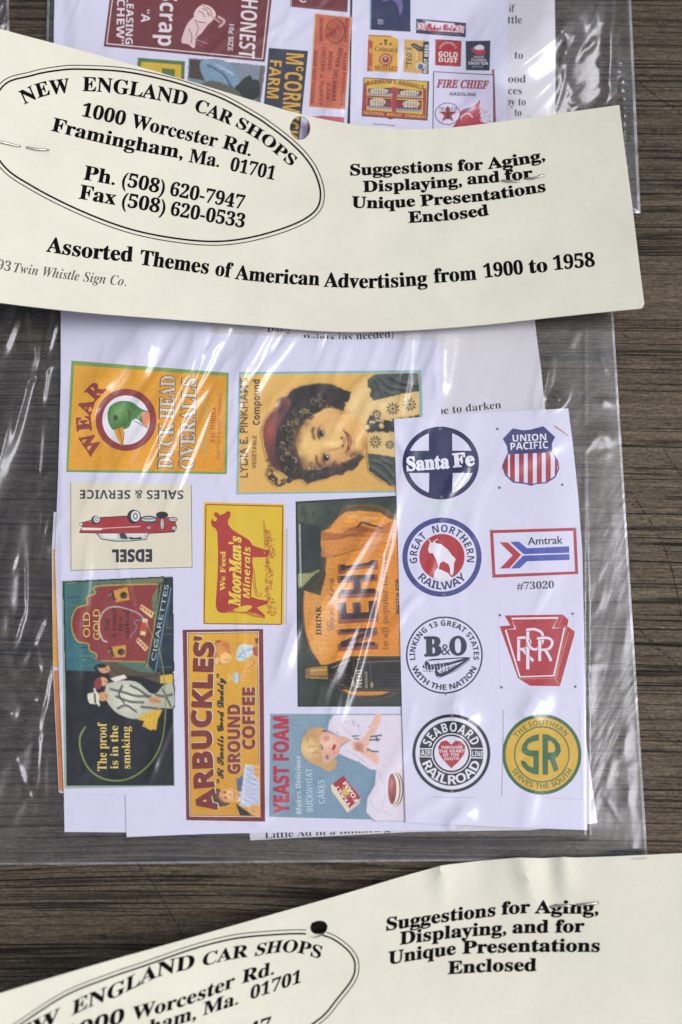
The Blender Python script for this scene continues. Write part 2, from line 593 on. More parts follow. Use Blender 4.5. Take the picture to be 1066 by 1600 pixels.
    def blob(self, cx, cy, rx, ry, col, alpha=0.6, rot=0.0):
        """a soft-edged touch of colour"""
        v = self.cv
        c, s_ = math.cos(rot), math.sin(rot)
        px, py = self.P((cx, cy))
        dx, dy = v['gx'] - px, v['gy'] - py
        u, w_ = (dx * c + dy * s_) / (rx / self.s), (-dx * s_ + dy * c) / (ry / self.s)
        mk = np.exp(-1.2 * (u * u + w_ * w_)) * alpha
        v['c'] = v['c'] * (1 - mk[..., None]) + np.array(col, float) * mk[..., None]
    def finish(self, cover=True):
        v, self.cv = self.cv, None
        self.n += self.inc
        gx, gy = v['gx'], v['gy']
        wx = noise2(gx / 12, gy / 12, v['seed'], 10, 1, 3) * v['wob']; wy = noise2(gx / 12, gy / 12, v['seed'] + 1, 10, 1, 3) * v['wob']
        m, n = gx.shape
        I, J = np.meshgrid(np.arange(m), np.arange(n), indexing='ij')
        si = np.clip(np.round(I + wy * 2), 0, m - 1).astype(int); sj = np.clip(np.round(J + wx * 2), 0, n - 1).astype(int)
        c = v['c'][si, sj]; al = v['a'][si, sj]
        r = np.random.default_rng(v['seed'])
        c = c * (1 + v['grain'] * noise2(gx / 9, gy / 9, v['seed'] + 5, 14, 1, 4)[..., None] + r.normal(0, v['grain'] * 0.6, c.shape[:2])[..., None])
        c = np.clip(c, 0, 255) / 255
        c = np.where(c <= 0.04045, c / 12.92, ((c + 0.055) / 1.055) ** 2.4)
        st = 2
        bf = self.buf; k0 = len(bf['v'])
        ii = np.arange(0, m, st); jj = np.arange(0, n, st)
        for i in ii:
            for j in jj:
                bf['v'].append((gx[i, j], gy[i, j], self.n)); bf['c'].append(tuple(c[i, j]))
        nj = len(jj)
        for a_ in range(len(ii) - 1):
            for b_ in range(nj - 1):
                if not cover or al[ii[a_]:ii[a_ + 1] + 1, jj[b_]:jj[b_ + 1] + 1].max() > 0.02:
                    p = k0 + a_ * nj + b_
                    bf['f'].append((p, p + nj, p + nj + 1, p + 1))
    def poly(self, pts, col, sm=False, raw=False, holes=(), soft=None, alpha=1.0):
        if self.cv is not None:
            q = smooth_closed(pts) if sm else list(pts)
            return self._fill(q if raw else [self.P(p) for p in q], col, soft, alpha)
        q = smooth_closed(pts) if sm else list(pts)
        q = q if raw else [self.P(p) for p in q]
        hs = [[self.P(p) for p in x] for x in holes]
        c = col if callable(col) else lin(col)
        self.n += self.inc
        flat = q + [p for x in hs for p in x]
        for t in tessellate_polygon([[Vector((*p, 0)) for p in x] for x in [q] + hs]):
            self.tri(flat[t[0]], flat[t[1]], flat[t[2]], c, self.n)
    def line(self, pts, wd, col, sm=False, taper=None, closed=False, soft=None, alpha=1.0):
        p = smooth_open(pts) if sm else list(pts)
        if closed: p = (smooth_closed(pts) if sm else list(pts)); p = p + [p[0]]
        p = [np.array(self.P(x)) for x in p]
        wd = wd / self.s / 2
        c = col if callable(col) else lin(col)
        self.n += self.inc
        L, R = [], []
        for i, x in enumerate(p):
            t = p[min(i + 1, len(p) - 1)] - p[max(i - 1, 0)]
            if closed and i in (0, len(p) - 1): t = p[1] - p[-2]
            t = t / (np.hypot(*t) + 1e-9)
            k = wd * (1 if taper is None else taper[0] + (taper[1] - taper[0]) * i / (len(p) - 1))
            nn = np.array([t[1], -t[0]]) * k
            L.append(x + nn); R.append(x - nn)
        if self.cv is not None:
            return self._fill(L + R[::-1], col, soft, alpha)
        for i in range(len(p) - 1):
            self.tri(tuple(L[i]), tuple(L[i + 1]), tuple(R[i + 1]), c, self.n)
            self.tri(tuple(L[i]), tuple(R[i + 1]), tuple(R[i]), c, self.n)
    def oval(self, cx, cy, rx, ry, col, rot=0, k=40, soft=None, alpha=1.0):
        c, s = math.cos(rot), math.sin(rot)
        self.poly([(cx + rx * math.cos(a) * c - ry * math.sin(a) * s, cy + rx * math.cos(a) * s + ry * math.sin(a) * c) for a in (i * 2 * math.pi / k for i in range(k))], col, soft=soft, alpha=alpha)
    def TP(self, s, pts, h, col, st='sb', off=0.0, up=None, wob=False):
        """text with its baseline along pts, spread to fill its length; h = capital height"""
        q = smooth_open(pts) if len(pts) > 2 else list(pts)
        q = np.array([self.P(p) for p in q])
        seg = np.hypot(*(q[1:] - q[:-1]).T)
        cum = np.concatenate([[0], np.cumsum(seg)])
        wt = max(0.0, off - 0.006)
        off = min(off, 0.006)
        G = [glyph(ch, st, off) for ch in s]
        sh = [(0, 0)] if wt < 0.002 else [(0, 0), (wt, 0), (-wt, 0)] if wt < 0.014 else [(0, 0), (wt, 0), (-wt, 0), (0, wt), (0, -wt), (.7 * wt, .7 * wt), (-.7 * wt, .7 * wt), (.7 * wt, -.7 * wt), (-.7 * wt, -.7 * wt)]
        tot = sum(g[2] for g in G)
        # ink bounds, so that the text fills the path from edge to edge
        l0 = G[0][0][:, 0].min() if len(G[0][0]) else 0
        r0 = (G[-1][2] - G[-1][0][:, 0].max()) if len(G[-1][0]) else 0
        kx = cum[-1] / (tot - l0 - r0)
        ky = h / self.s / capheight(st)
        c = lin(col)
        self.n += self.inc
        x = -l0
        for g in G:
            V, F, adv = g
            if len(V):
                mid = (x + adv / 2) * kx
                m = min(max(mid, 0), cum[-1])
                i = min(int(np.searchsorted(cum, m, 'right')) - 1, len(seg) - 1)
                t = (q[i + 1] - q[i]) / seg[i]
                o = q[i] + t * (mid - cum[i])
                n = np.array([t[1], -t[0]])
                if up is not None:
                    u = np.array(up, float); u /= np.hypot(*u)
                    n = u
                for k, (ax, ay) in enumerate(sh):
                    pts2 = o + np.outer((V[:, 0] - adv / 2 + ax) * kx, t) + np.outer((V[:, 1] + ay) * ky, n)
                    pl = [tuple(p) for p in pts2]
                    for f in F:
                        self.tri(pl[f[0]], pl[f[1]], pl[f[2]], c, self.n + k * 0.09)
            x += adv
    def T(self, s, x0, y0, x1, y1, h, col, st='nb', off=0.0, up=None):
        self.TP(s, [(x0, y0), (x1, y1)], h, col, st, off, up)
    def TC(self, s, cx, cy, r, a0, a1, h, col, st='nb', off=0.0, k=24, ry=None):
        ry = ry or r
        self.TP(s, [(cx + r * math.cos(math.radians(a0 + (a1 - a0) * i / k)), cy - ry * math.sin(math.radians(a0 + (a1 - a0) * i / k))) for i in range(k + 1)], h, col, st, off)

def grad(p0, c0, p1, c1):
    def f(x, y):
        d = ((x - p0[0]) * (p1[0] - p0[0]) + (y - p0[1]) * (p1[1] - p0[1])) / ((p1[0] - p0[0]) ** 2 + (p1[1] - p0[1]) ** 2)
        d = min(max(d, 0), 1)
        return tuple(a + (b - a) * d for a, b in zip(c0, c1))
    return f
def radial(p0, r, c0, c1):
    def f(x, y):
        d = min(1, math.hypot(x - p0[0], y - p0[1]) / r)
        d = d * d * (3 - 2 * d)
        return tuple(a + (b - a) * d for a, b in zip(c0, c1))
    return f

def blush(p0, r, c, base):
    def f(x, y):
        t = min(1, math.hypot(x - p0[0], y - p0[1]) / r); t = t * t * (3 - 2 * t)
        return tuple(u + (v - u) * t for u, v in zip(c, base(x, y)))
    return f

# ================================================================== THE SETTING: weathered board table
def rect_slab():
    x0, x1, y0, y1, t = -0.45, 0.45, -0.45, 0.5, 0.03
    V = [(x0, y0, 0), (x1, y0, 0), (x1, y1, 0), (x0, y1, 0), (x0, y0, -t), (x1, y0, -t), (x1, y1, -t), (x0, y1, -t)]
    F = [(0, 1, 2, 3), (7, 6, 5, 4), (0, 4, 5, 1), (1, 5, 6, 2), (2, 6, 7, 3), (3, 7, 4, 0)]
    fm = [0] * 6
    def scratch(pts, wd, gap):
        pts = smooth_open(pts, 14)
        for i in range(len(pts) - 1):
            if random.random() < gap: continue
            a, b = np.array(pts[i]), np.array(pts[i + 1])
            t_ = (b - a) / (np.hypot(*(b - a)) + 1e-9)
            n_ = np.array([t_[1], -t_[0]])
            k1, k2 = wd * random.uniform(0.3, 1.2), wd * random.uniform(0.3, 1.2)
            j = n_ * random.uniform(-0.7, 0.7)
            q = [a + n_ * k1 + j, b + n_ * k2 + j, b - n_ * k2 + j, a - n_ * k1 + j]
            k = len(V)
            for c in world([p[0] for p in q], [p[1] for p in q], [6e-5] * 4):
                V.append(tuple(c))
            F.append((k, k + 3, k + 2, k + 1)); fm.append(1)
    scratch([(985, 112), (1010, 138), (1040, 160), (1075, 183)], 1.0, 0.08)
    scratch([(985, 768), (1010, 805), (1032, 842), (1050, 890), (1062, 945), (1070, 1000)], 0.9, 0.25)
    scratch([(1036, 700), (1050, 722), (1066, 745)], 0.9, 0.3)
    scratch([(1000, 985), (1030, 1015), (1060, 1040), (1080, 1058)], 0.9, 0.15)
    scratch([(1008, 1105), (1030, 1145), (1062, 1165)], 0.7, 0.3)
    scratch([(1030, 855), (1045, 862), (1066, 861)], 0.8, 0.2)
    scratch([(998, 340), (1035, 352), (1060, 370)], 0.5, 0.4)
    scratch([(212, 1345), (236, 1375), (262, 1418), (285, 1460), (290, 1490)], 1.0, 0.3)
    scratch([(50, 1415), (80, 1432)], 0.8, 0.2)
    scratch([(905, 870), (935, 910), (975, 950)], 0.7, 0.4)
    scratch([(1005, 510), (1030, 570), (1050, 590)], 0.6, 0.5)
    scratch([(20, 20), (45, 45), (70, 52)], 0.6, 0.3)
    scratch([(1020, 20), (1040, 60), (1062, 80)], 0.6, 0.5)
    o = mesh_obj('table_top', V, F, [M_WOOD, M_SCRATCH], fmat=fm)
    return tag(o, kind='structure')
rect_slab()

# ================================================================== heights of the paper and film (metres)
def flat_h(z0, amp=0.00012, seed=1):
    return lambda x, y: z0 + amp * noise2(x / 1000, y / 1000, seed, 8, 0.5, 1.6)
hI = flat_h(0.0005, 0.0001, 3)
hC = flat_h(0.0007, 0.0001, 4)
hB = flat_h(0.00085, 0.00008, 5)
hA = lambda x, y: flat_h(0.0011, 0.00015, 6)(x, y)
def hF(x, y):                              # the railway sheet: right edge lifts a little
    return 0.00175 + 0.0001 * noise2(x / 1000, y / 1000, 7, 8, 0.5, 1.4) + 0.0005 * sstep(760, 930, x) * sstep(1000, 760, y)
tI, tA, tS = flat_h(0.0005, 0.0001, 8), flat_h(0.0008, 0.00015, 9), flat_h(0.0011, 0.0001, 10)

def thick_sheet(name, outline, h, mat, label, group=None, thick=1e-4):
    o = sheet_mesh(name, outline, h, mat, thick)
    return tag(o, label, 'paper sheet', group)

GS = 'printed sheets inside the clear bags'
WHITE = (212, 212, 236)

# ------------------------------------------------------------------ middle bag: instruction sheet
o = thick_sheet('instruction_sheet', [(326, 480), (834, 480), (838, 520), (846, 580), (852, 640), (880, 900), (934, 1286), (830, 1297), (640, 1300), (391, 1313)], hI, M_SHEET2,
                'greyish sheet of typed instructions in the middle bag, peeking out behind the advert sheet', GS)
a = Art(o, hI, mat=M_BLACK)
BK = (38, 36, 40)
a.ad('typed_text')
a.view(350, 480, 2.881)
a.T('Daisy', 195, 113, 305, 108, 36, BK, 'sb', -0.004)
a.T('Paints (as needed)', 358, 160, 765, 136, 35, BK, 'sb', -0.004)
a.view(600, 480, 2.288)
a.T('be to darken', 192, 384, 420, 361, 27, BK, 'sb', -0.004)
a.view(400, 1100, 4.264)
a.T('Little Ad in a thinned glue', 60, 897, 1000, 842, 46, BK, 'sb', -0.004)
a.flush()

o = thick_sheet('advert_sheet', [(84, 800), (300, 800), (320, 1230), (100, 1240), (92, 1238), (83, 1050), (81, 860)], hC, M_SHEET2,
                'sheet hidden under the main advert sheet, only its orange printed left edge peeking out', GS)
a = Art(o, hC)
a.ad('orange_advert')
a.poly([(83, 858), (110, 858), (110, 1042), (83, 1042)], (222, 160, 62), raw=True)
a.poly([(83.5, 1048), (110, 1048), (110, 1236), (93, 1236)], (206, 130, 70), raw=True)
a.flush()
thick_sheet('advert_sheet', [(99, 1180), (400, 1190), (400, 1302), (101, 1300)], hB, M_SHEET,
            'blank white sheet whose lower left corner sticks out beside the cigarette advert', GS)

# ------------------------------------------------------------------ middle bag: the big advert sheet
o = thick_sheet('advert_sheet', [(95, 470), (327, 480), (329, 520), (520, 530), (686, 531), (690, 660), (700, 1000), (712, 1297), (420, 1301), (320, 1303), (198, 1308), (196, 1242), (100, 1240), (92, 1050), (86, 870), (91, 740), (95, 600)], hA, M_SHEET,
                'large white sheet printed with a duck, a curly haired child, a cow and coffee adverts', GS)
a = Art(o, hA)

# duck overalls
MAR = (142, 62, 58)
a.ad('overalls_advert')
a.view(0, 480, 2.881)
a.poly([(322, 240), (1030, 295), (1022, 752), (298, 742)], (122, 160, 84))
a.poly([(334, 260), (1019, 310), (1010, 741), (308, 731)], grad((110, 570), (226, 166, 52), (350, 740), (224, 150, 36)))
a.sub('duck_emblem')
a.oval(568, 507, 137, 140, MAR)
a.oval(568, 508, 107, 111, (226, 224, 232))
a.poly([(485, 480), (500, 445), (540, 425), (590, 428), (630, 455), (668, 472), (672, 500), (664, 540), (645, 528), (620, 505), (597, 508), (580, 540), (545, 552), (510, 552), (490, 522)], radial((190, 645), 26, (112, 160, 88), (78, 124, 66)), True)
a.poly([(640, 476), (669, 470), (674, 505), (664, 540), (645, 528), (640, 500)], (232, 150, 108), True)
a.poly([(514, 552), (535, 545), (556, 537), (556, 580), (550, 628), (540, 612), (526, 585)], (232, 160, 34))
a.line([(535, 546), (546, 585), (549, 622)], 3, (150, 90, 30), True)
a.oval(520, 497, 11, 14, (60, 80, 50)); a.oval(521, 497, 6, 8, (20, 22, 20))
a.line([(575, 462), (584, 485), (582, 512)], 4, (50, 80, 45), True)
a.line([(485, 480), (500, 445), (540, 425), (590, 428), (630, 455), (668, 472)], 3, (60, 90, 60), True)
a.line([(560, 560), (552, 628)], 3, (70, 60, 50)); a.line([(600, 510), (640, 530), (664, 543)], 3, (90, 90, 90), True)
a.sub('lettering')
a.TC('WEAR', 568, 507, 160, 231, 124, 62, MAR, 'sb', 0.035)
for s, q in (('DUCK HEAD', (776, 728, 788, 310)), ('OVERALLS', (872, 730, 885, 320))):
    a.T(s, *q, 64, (118, 84, 58), 'sb', 0.045)
    a.T(s, *q, 62, (206, 206, 190), 'sb', 0.004)
a.T('UNION MADE', 934, 672, 940, 380, 26, (196, 172, 88), 'nb')
a.T('FACTORIES', 967, 607, 972, 453, 21, (176, 72, 48), 'sb')
a.T('NASHVILLE & WEST NASHVILLE', 989, 685, 1000, 385, 15, (150, 110, 70), 'n')

# girl in red cap
a.ad('compound_advert')
a.view(350, 480, 2.881)
a.poly([(68, 292), (888, 283), (905, 832), (55, 843)], (128, 182, 184))
a.poly([(76, 303), (877, 295), (892, 825), (64, 835)], grad((390, 600), (226, 182, 100), (600, 760), (214, 166, 84)))
a.sub('portrait')
a.view(344, 531, 3.417)
a.paint((100, 178, 1064, 818), grad((390, 600), (224, 180, 98), (600, 760), (214, 166, 84)), 0.45, 17, 0.5, 0.04)
DK = (70, 77, 72)
a.blob(300, 270, 90, 70, (232, 196, 130), 0.5); a.blob(740, 760, 90, 40, (228, 188, 116), 0.5)
a.poly([(640, 370), (780, 205), (815, 320), (780, 460), (700, 430)], (226, 192, 128), True, soft=3)
a.poly([(785, 215), (830, 184), (1056, 176), (1064, 276), (960, 292), (822, 326), (800, 300), (806, 262), (788, 250)], DK)
for q in ([(850, 190), (900, 240), (1000, 262)], [(900, 186), (960, 220), (1056, 236)], [(830, 240), (900, 280), (960, 280)], [(820, 200), (850, 260), (870, 300)]):
    a.line(q, 16, (96, 102, 96), True, soft=1, alpha=.8); a.line([(x + 4, y + 14) for x, y in q], 10, (40, 44, 42), True, soft=.8, alpha=.9)
a.poly([(822, 326), (960, 290), (1064, 274), (1064, 402), (1000, 406), (925, 412), (880, 432), (820, 440), (795, 410), (768, 385)], (222, 192, 130))
a.blob(870, 345, 60, 20, (240, 214, 156), .6); a.blob(1000, 300, 70, 14, (196, 164, 104), .5)
a.poly([(778, 458), (800, 402), (870, 430), (935, 418), (1064, 400), (1064, 500), (930, 492), (790, 500)], (58, 60, 54))
a.poly([(792, 500), (850, 492), (900, 504), (1064, 496), (1064, 630), (930, 626), (850, 612), (790, 604)], (216, 188, 124))
a.poly([(788, 606), (850, 612), (930, 628), (1064, 650), (1064, 820), (935, 782), (860, 748), (796, 700)], (66, 74, 68))
for q in ([(810, 640), (870, 660), (930, 730)], [(800, 670), (860, 710), (920, 770)], [(860, 630), (920, 660)]):
    a.line(q, 14, (96, 104, 96), True, soft=1, alpha=.8); a.line([(x - 2, y + 15) for x, y in q], 9, (38, 42, 40), True, soft=.8, alpha=.9)
for fx, fy, fr in ((836, 400, 26), (922, 368, 34), (1014, 346, 34), (830, 545, 32), (906, 560, 24)):
    for k in range(10):
        t = k * 0.63 + fx
        a.line([(fx + fr * 0.45 * math.cos(t), fy + fr * 0.45 * math.sin(t)), (fx + fr * math.cos(t), fy + fr * math.sin(t))], 7, (66, 62, 50))
    a.oval(fx, fy, fr * 0.22, fr * 0.22, (80, 74, 58))
for k in range(16):
    a.oval(806 + k * 15, 438 - k * 2.2 + 6 * math.sin(k * 2.1), 8, 7, (216, 186, 124)); a.oval(798 + k * 11, 498 + 5 * math.sin(k * 1.7), 7, 6, (216, 186, 124))
for bx, by in ((783, 467), (863, 460)): a.oval(bx + 2, by + 4, 17, 17, (40, 40, 36)); a.oval(bx, by, 15, 15, (206, 178, 118)); a.blob(bx - 4, by - 4, 8, 8, (238, 214, 160), .8)
HAIR = (50, 44, 40)
a.poly([(330, 330), (360, 298), (386, 265), (440, 246), (530, 232), (600, 238), (650, 264), (694, 288), (690, 318), (664, 340), (664, 374), (640, 380), (592, 346), (560, 372), (500, 400), (460, 430), (430, 480), (412, 540), (430, 600), (440, 660), (450, 690), (520, 692), (600, 676), (680, 640), (742, 608), (772, 624), (744, 652), (716, 690), (676, 700), (650, 722), (610, 722), (572, 740), (540, 746), (500, 756), (468, 770), (440, 744), (400, 746), (350, 722), (306, 692), (282, 640), (290, 560), (296, 480), (304, 400)], HAIR, soft=1.2)
for q in ([(560, 250), (640, 270), (700, 284)], [(560, 280), (640, 296), (694, 300)], [(560, 300), (640, 318), (684, 322)], [(570, 320), (620, 340), (668, 352)], [(570, 340), (610, 352), (660, 380)], [(560, 350), (600, 366), (640, 384)]):
    a.line(q, 13, HAIR, True); a.line([(x - 6, y - 6) for x, y in q[:2]], 5, (104, 78, 56), False, soft=.8, alpha=.6)
for k in range(70):
    t = rng.uniform(-0.3, 3.5)
    x, y = 470 + 175 * math.cos(t + 1.0) * 1.05 - 20, 500 + 262 * math.sin(t + 0.2)
    if 250 < y < 700 and x > 420: continue
    r = rng.uniform(8, 20); b = rng.uniform(0, 6)
    a.line([(x + r * math.cos(b + j * 0.7), y + r * math.sin(b + j * 0.7)) for j in range(6)], rng.uniform(4, 8), HAIR, True)
a.poly([(352, 304), (316, 326), (322, 352), (266, 400), (234, 458), (230, 520), (244, 590), (266, 650), (300, 694), (322, 690), (296, 620), (292, 540), (308, 470), (340, 410), (380, 340)], grad((412, 640), (128, 72, 66), (440, 690), (108, 58, 54)), True, soft=.8)
a.blob(262, 480, 34, 70, (176, 92, 78), .75); a.blob(320, 370, 40, 40, (66, 46, 50), .7); a.blob(290, 650, 40, 50, (70, 44, 42), .7); a.blob(330, 320, 20, 20, (80, 54, 60), .6)
FACE = [(428, 480), (462, 428), (520, 388), (582, 362), (640, 376), (700, 398), (746, 430), (776, 480), (782, 530), (764, 584), (722, 624), (660, 652), (600, 676), (520, 690), (452, 690), (430, 640), (412, 590), (404, 540)]
a.poly(FACE, (228, 184, 110), True, soft=1.2)
for q in ((470, 560, 60, 70, (234, 194, 116), .7), (640, 440, 70, 46, (236, 192, 122), .8), (610, 430, 50, 34, (222, 146, 96), .45), (735, 500, 36, 40, (230, 178, 108), .7), (600, 555, 80, 20, (244, 208, 136), .75),
          (410, 520, 30, 90, (120, 84, 54), .7), (450, 440, 40, 40, (130, 92, 58), .55), (560, 672, 130, 26, (110, 76, 50), .75), (720, 610, 60, 26, (112, 76, 50), .75), (772, 560, 22, 40, (170, 120, 70), .6), (640, 640, 70, 26, (190, 136, 84), .5),
          (532, 498, 30, 44, (150, 104, 62), .6), (556, 632, 28, 38, (136, 92, 58), .7), (430, 650, 40, 40, (90, 64, 46), .6), (650, 385, 60, 14, (190, 136, 76), .5), (600, 660, 40, 16, (178, 112, 76), .4), (690, 450, 30, 26, (222, 160, 100), .4)):
    a.blob(*q)
# eyes and brows
a.line([(498, 466), (494, 500), (506, 534)], 12, (92, 64, 42), True, soft=1, alpha=.9)
a.line([(512, 616), (518, 652), (542, 684)], 12, (84, 58, 40), True, soft=1, alpha=.9)
for ex, ey, rr in ((540, 500, 30), (568, 632, 26)):
    a.oval(ex + 2, ey, 15, rr, (206, 172, 122), -0.1, soft=.6); a.oval(ex + 1, ey, 13, rr * .62, (44, 34, 30), -0.1, soft=.4); a.oval(ex - 2, ey - 1, 7, rr * .34, (14, 12, 12)); a.oval(ex + 5, ey - 7, 3.5, 4, (236, 226, 206), soft=.2)
    a.line([(ex - 10, ey - rr), (ex - 16, ey), (ex - 8, ey + rr)], 7, (54, 38, 32), True, soft=.5); a.line([(ex + 14, ey - rr * .8), (ex + 20, ey), (ex + 14, ey + rr * .8)], 4, (140, 92, 60), True, soft=.7, alpha=.8)
# nose, mouth, chin
a.line([(575, 588), (620, 584), (650, 572)], 12, (176, 120, 72), True, soft=1.5, alpha=.7); a.blob(646, 540, 18, 24, (240, 198, 130), .7); a.blob(662, 545, 10, 34, (150, 92, 58), .6)
a.oval(648, 524, 6, 8, (92, 52, 40), soft=.5); a.oval(654, 566, 6, 8, (92, 52, 40), soft=.5)
a.blob(690, 545, 22, 46, (206, 146, 94), .5)
a.poly([(664, 488), (678, 496), (696, 516), (704, 544), (700, 570), (684, 596), (676, 590), (682, 566), (682, 544), (676, 516)], (158, 84, 68), True, soft=.9)
a.line([(660, 484), (680, 508), (687, 545), (684, 576), (672, 602)], 5, (84, 44, 38), True, soft=.6)
a.line([(684, 516), (692, 544), (690, 570)], 5, (226, 206, 176), True, soft=.5, alpha=.8)
a.blob(662, 478, 9, 9, (170, 112, 70), .6); a.blob(674, 610, 9, 9, (170, 112, 70), .6); a.blob(716, 546, 8, 26, (184, 128, 80), .55)
a.blob(628, 452, 36, 34, (240, 204, 138), .5); a.blob(640, 620, 34, 20, (222, 168, 108), .6); a.blob(480, 560, 50, 60, (240, 206, 132), .45); a.blob(600, 556, 50, 16, (248, 216, 150), .55)
# curls over the forehead
a.inc = 0.15
for k in range(230):
    t = rng.uniform(0, 1)
    if k % 3 == 0: x, y = 330 + 60 * rng.uniform(0, 1), 440 + 260 * t
    elif k % 3 == 1: x, y = 380 + 180 * t, 440 - 110 * t + rng.normal(0, 22)
    else: x, y = 360 + 370 * t, 728 - 60 * max(0, t - .3) + rng.normal(0, 16) - 20
    if k % 3 == 0 and y > 600: x += 30 * rng.uniform(0, 1)
    r = rng.uniform(7, 17); b = rng.uniform(0, 6)
    c = [(150, 124, 80), (28, 25, 24), (108, 88, 58), (30, 26, 25), (186, 158, 104), (24, 22, 22), (66, 56, 46)][k % 7]
    if k % 3 == 2 and k % 7 in (0, 4): c = (92, 72, 50)
    a.line([(x + r * math.cos(b + j * 0.75), y + r * math.sin(b + j * 0.75)) for j in range(5)], rng.uniform(3, 6), c, True, soft=.5, alpha=.85)
a.inc = 1.0
a.finish()
a.view(350, 480, 2.881)
a.sub('lettering')
TB = (104, 90, 62)
a.T("LYDIA E. PINKHAM'S", 108, 766, 108, 318, 35, TB, 'n', 0.004)
a.T('VEGETABLE', 146, 727, 147, 578, 17, TB, 'n', 0.004)
a.T('Compound', 162, 530, 162, 325, 30, (92, 78, 56), 'nb')

# car sales card, upside down
a.ad('car_dealer_advert')
a.view(0, 740, 3.439)
a.poly([(364, 42), (1030, 55), (1036, 505), (376, 524)], (206, 214, 200))
a.poly([(382, 46), (1026, 58), (1031, 501), (384, 518)], (220, 213, 192))
for q in ([(381, 46), (382, 521)], [(381, 520), (1034, 503)], [(1028, 58), (1033, 504)]): a.line(q, 3, (60, 70, 70))
a.sub('car_picture')
RED = (164, 48, 52)
a.poly([(436, 266), (500, 254), (545, 236), (690, 228), (760, 232), (862, 232), (940, 235), (952, 290), (940, 312), (800, 320), (560, 318), (440, 320), (426, 312), (440, 288)], RED)
a.line([(436, 266), (545, 236), (690, 228)], 5, (50, 35, 40)); a.line([(426, 316), (560, 320), (800, 321), (940, 313)], 5, (60, 40, 45))
a.poly([(520, 322), (800, 320), (786, 356), (680, 364), (560, 358)], (196, 198, 196)); a.line([(520, 322), (545, 352), (620, 363), (700, 362), (786, 354), (800, 320)], 5, (50, 56, 60))
a.poly([(545, 324), (625, 322), (632, 350), (568, 346)], (222, 222, 216)); a.poly([(640, 322), (672, 321), (690, 352), (650, 350)], (60, 56, 60)); a.poly([(684, 322), (776, 322), (768, 350), (700, 350)], (214, 216, 212))
a.poly([(690, 340), (730, 345), (760, 340), (764, 352), (700, 354)], (40, 40, 44))
a.poly([(440, 290), (545, 292), (556, 298), (540, 304), (440, 304)], (226, 218, 212)); a.line([(556, 294), (755, 284)], 4, (214, 196, 190))
for cx, cy, rx, ry in ((728, 229, 34, 38), (520, 246, 22, 23)):
    a.oval(cx - rx * .3, cy + 3, rx, ry, (40, 40, 46)); a.oval(cx, cy, rx * .86, ry * .86, (54, 60, 66)); a.oval(cx, cy, rx * .7, ry * .74, (222, 222, 220)); a.oval(cx, cy, rx * .42, ry * .5, (120, 130, 138)); a.oval(cx, cy, rx * .18, ry * .25, (222, 222, 222))
a.oval(872, 222, 33, 18, (40, 40, 46))
for q in ((800, 246, 46, 20), (930, 246, 26, 13), (936, 293, 14, 14), (800, 290, 14, 9)):
    a.oval(*q, (66, 76, 82)); a.oval(q[0], q[1], q[2] * .8, q[3] * .62, (196, 204, 206)); a.line([(q[0] - q[2] * .6, q[1]), (q[0] + q[2] * .6, q[1])], 3, (80, 90, 96))
a.oval(872, 270, 12, 34, (60, 66, 70)); a.oval(872, 270, 8, 28, (206, 206, 200)); a.line([(872, 248), (872, 292)], 3, (90, 96, 96))
a.oval(437, 272, 9, 11, (60, 66, 70)); a.oval(437, 272, 6, 8, (216, 218, 216))
a.line([(760, 240), (850, 240)], 3, (40, 44, 50)); a.line([(758, 256), (850, 262)], 4, (50, 54, 60))
a.sub('lettering')
INK = (48, 62, 78)
a.T('SALES & SERVICE', 986, 90, 430, 88, 47, INK, 'nb')
a.T('EDSEL', 816, 408, 604, 410, 64, (42, 48, 58), 'nb', 0.03)

# cigarette poster
a.ad('cigarette_advert')
a.view(0, 890, 3.553)
a.poly([(342, 62), (957, 37), (971, 1202), (358, 1216)], (150, 172, 156))
a.poly([(356, 72), (953, 42), (966, 1198), (370, 1200)], (20, 24, 26))
a.sub('poster_picture')
a.paint((340, 30, 975, 1215), (20, 24, 26), 0.35, 21, 0.35, 0.06)
a.poly([(356, 72), (910, 44), (868, 575), (368, 560)], grad((100, 1000), (46, 106, 116), (250, 930), (112, 122, 84)))
a.inc = 0.15
for k in range(120):
    x, y = rng.uniform(360, 880), rng.uniform(70, 550)
    c = [(34, 84, 100), (74, 130, 126), (28, 60, 76), (130, 146, 96), (52, 110, 124)][k % 5]
    a.line([(x, y), (min(890, x + rng.uniform(20, 90)), y - rng.uniform(0, 8))], rng.uniform(2, 6), c)
a.inc = 1.0
SG = [(532, 500), (536, 470), (498, 448), (490, 412), (432, 398), (402, 340), (400, 270), (428, 214), (484, 194), (484, 152), (530, 132), (545, 92), (882, 80), (842, 160), (858, 340), (812, 512), (560, 506)]
a.poly(SG, (136, 52, 50)); a.line(SG[:13], 7, (204, 164, 58), True); a.line([(560, 506), (812, 512)], 5, (204, 164, 58))
a.poly([(882, 80), (955, 45), (962, 560), (862, 575), (812, 512), (858, 340)], (26, 44, 54)); a.line([(898, 78), (860, 300), (815, 545)], 6, (170, 160, 70)); a.line([(950, 100), (905, 330), (862, 575)], 5, (130, 180, 200))
for q in ([(925, 325), (960, 322)], [(925, 325), (945, 150)], [(905, 360), (958, 356)], [(905, 360), (882, 545)], [(882, 545), (958, 540)]): a.line(q, 3, (110, 130, 140))
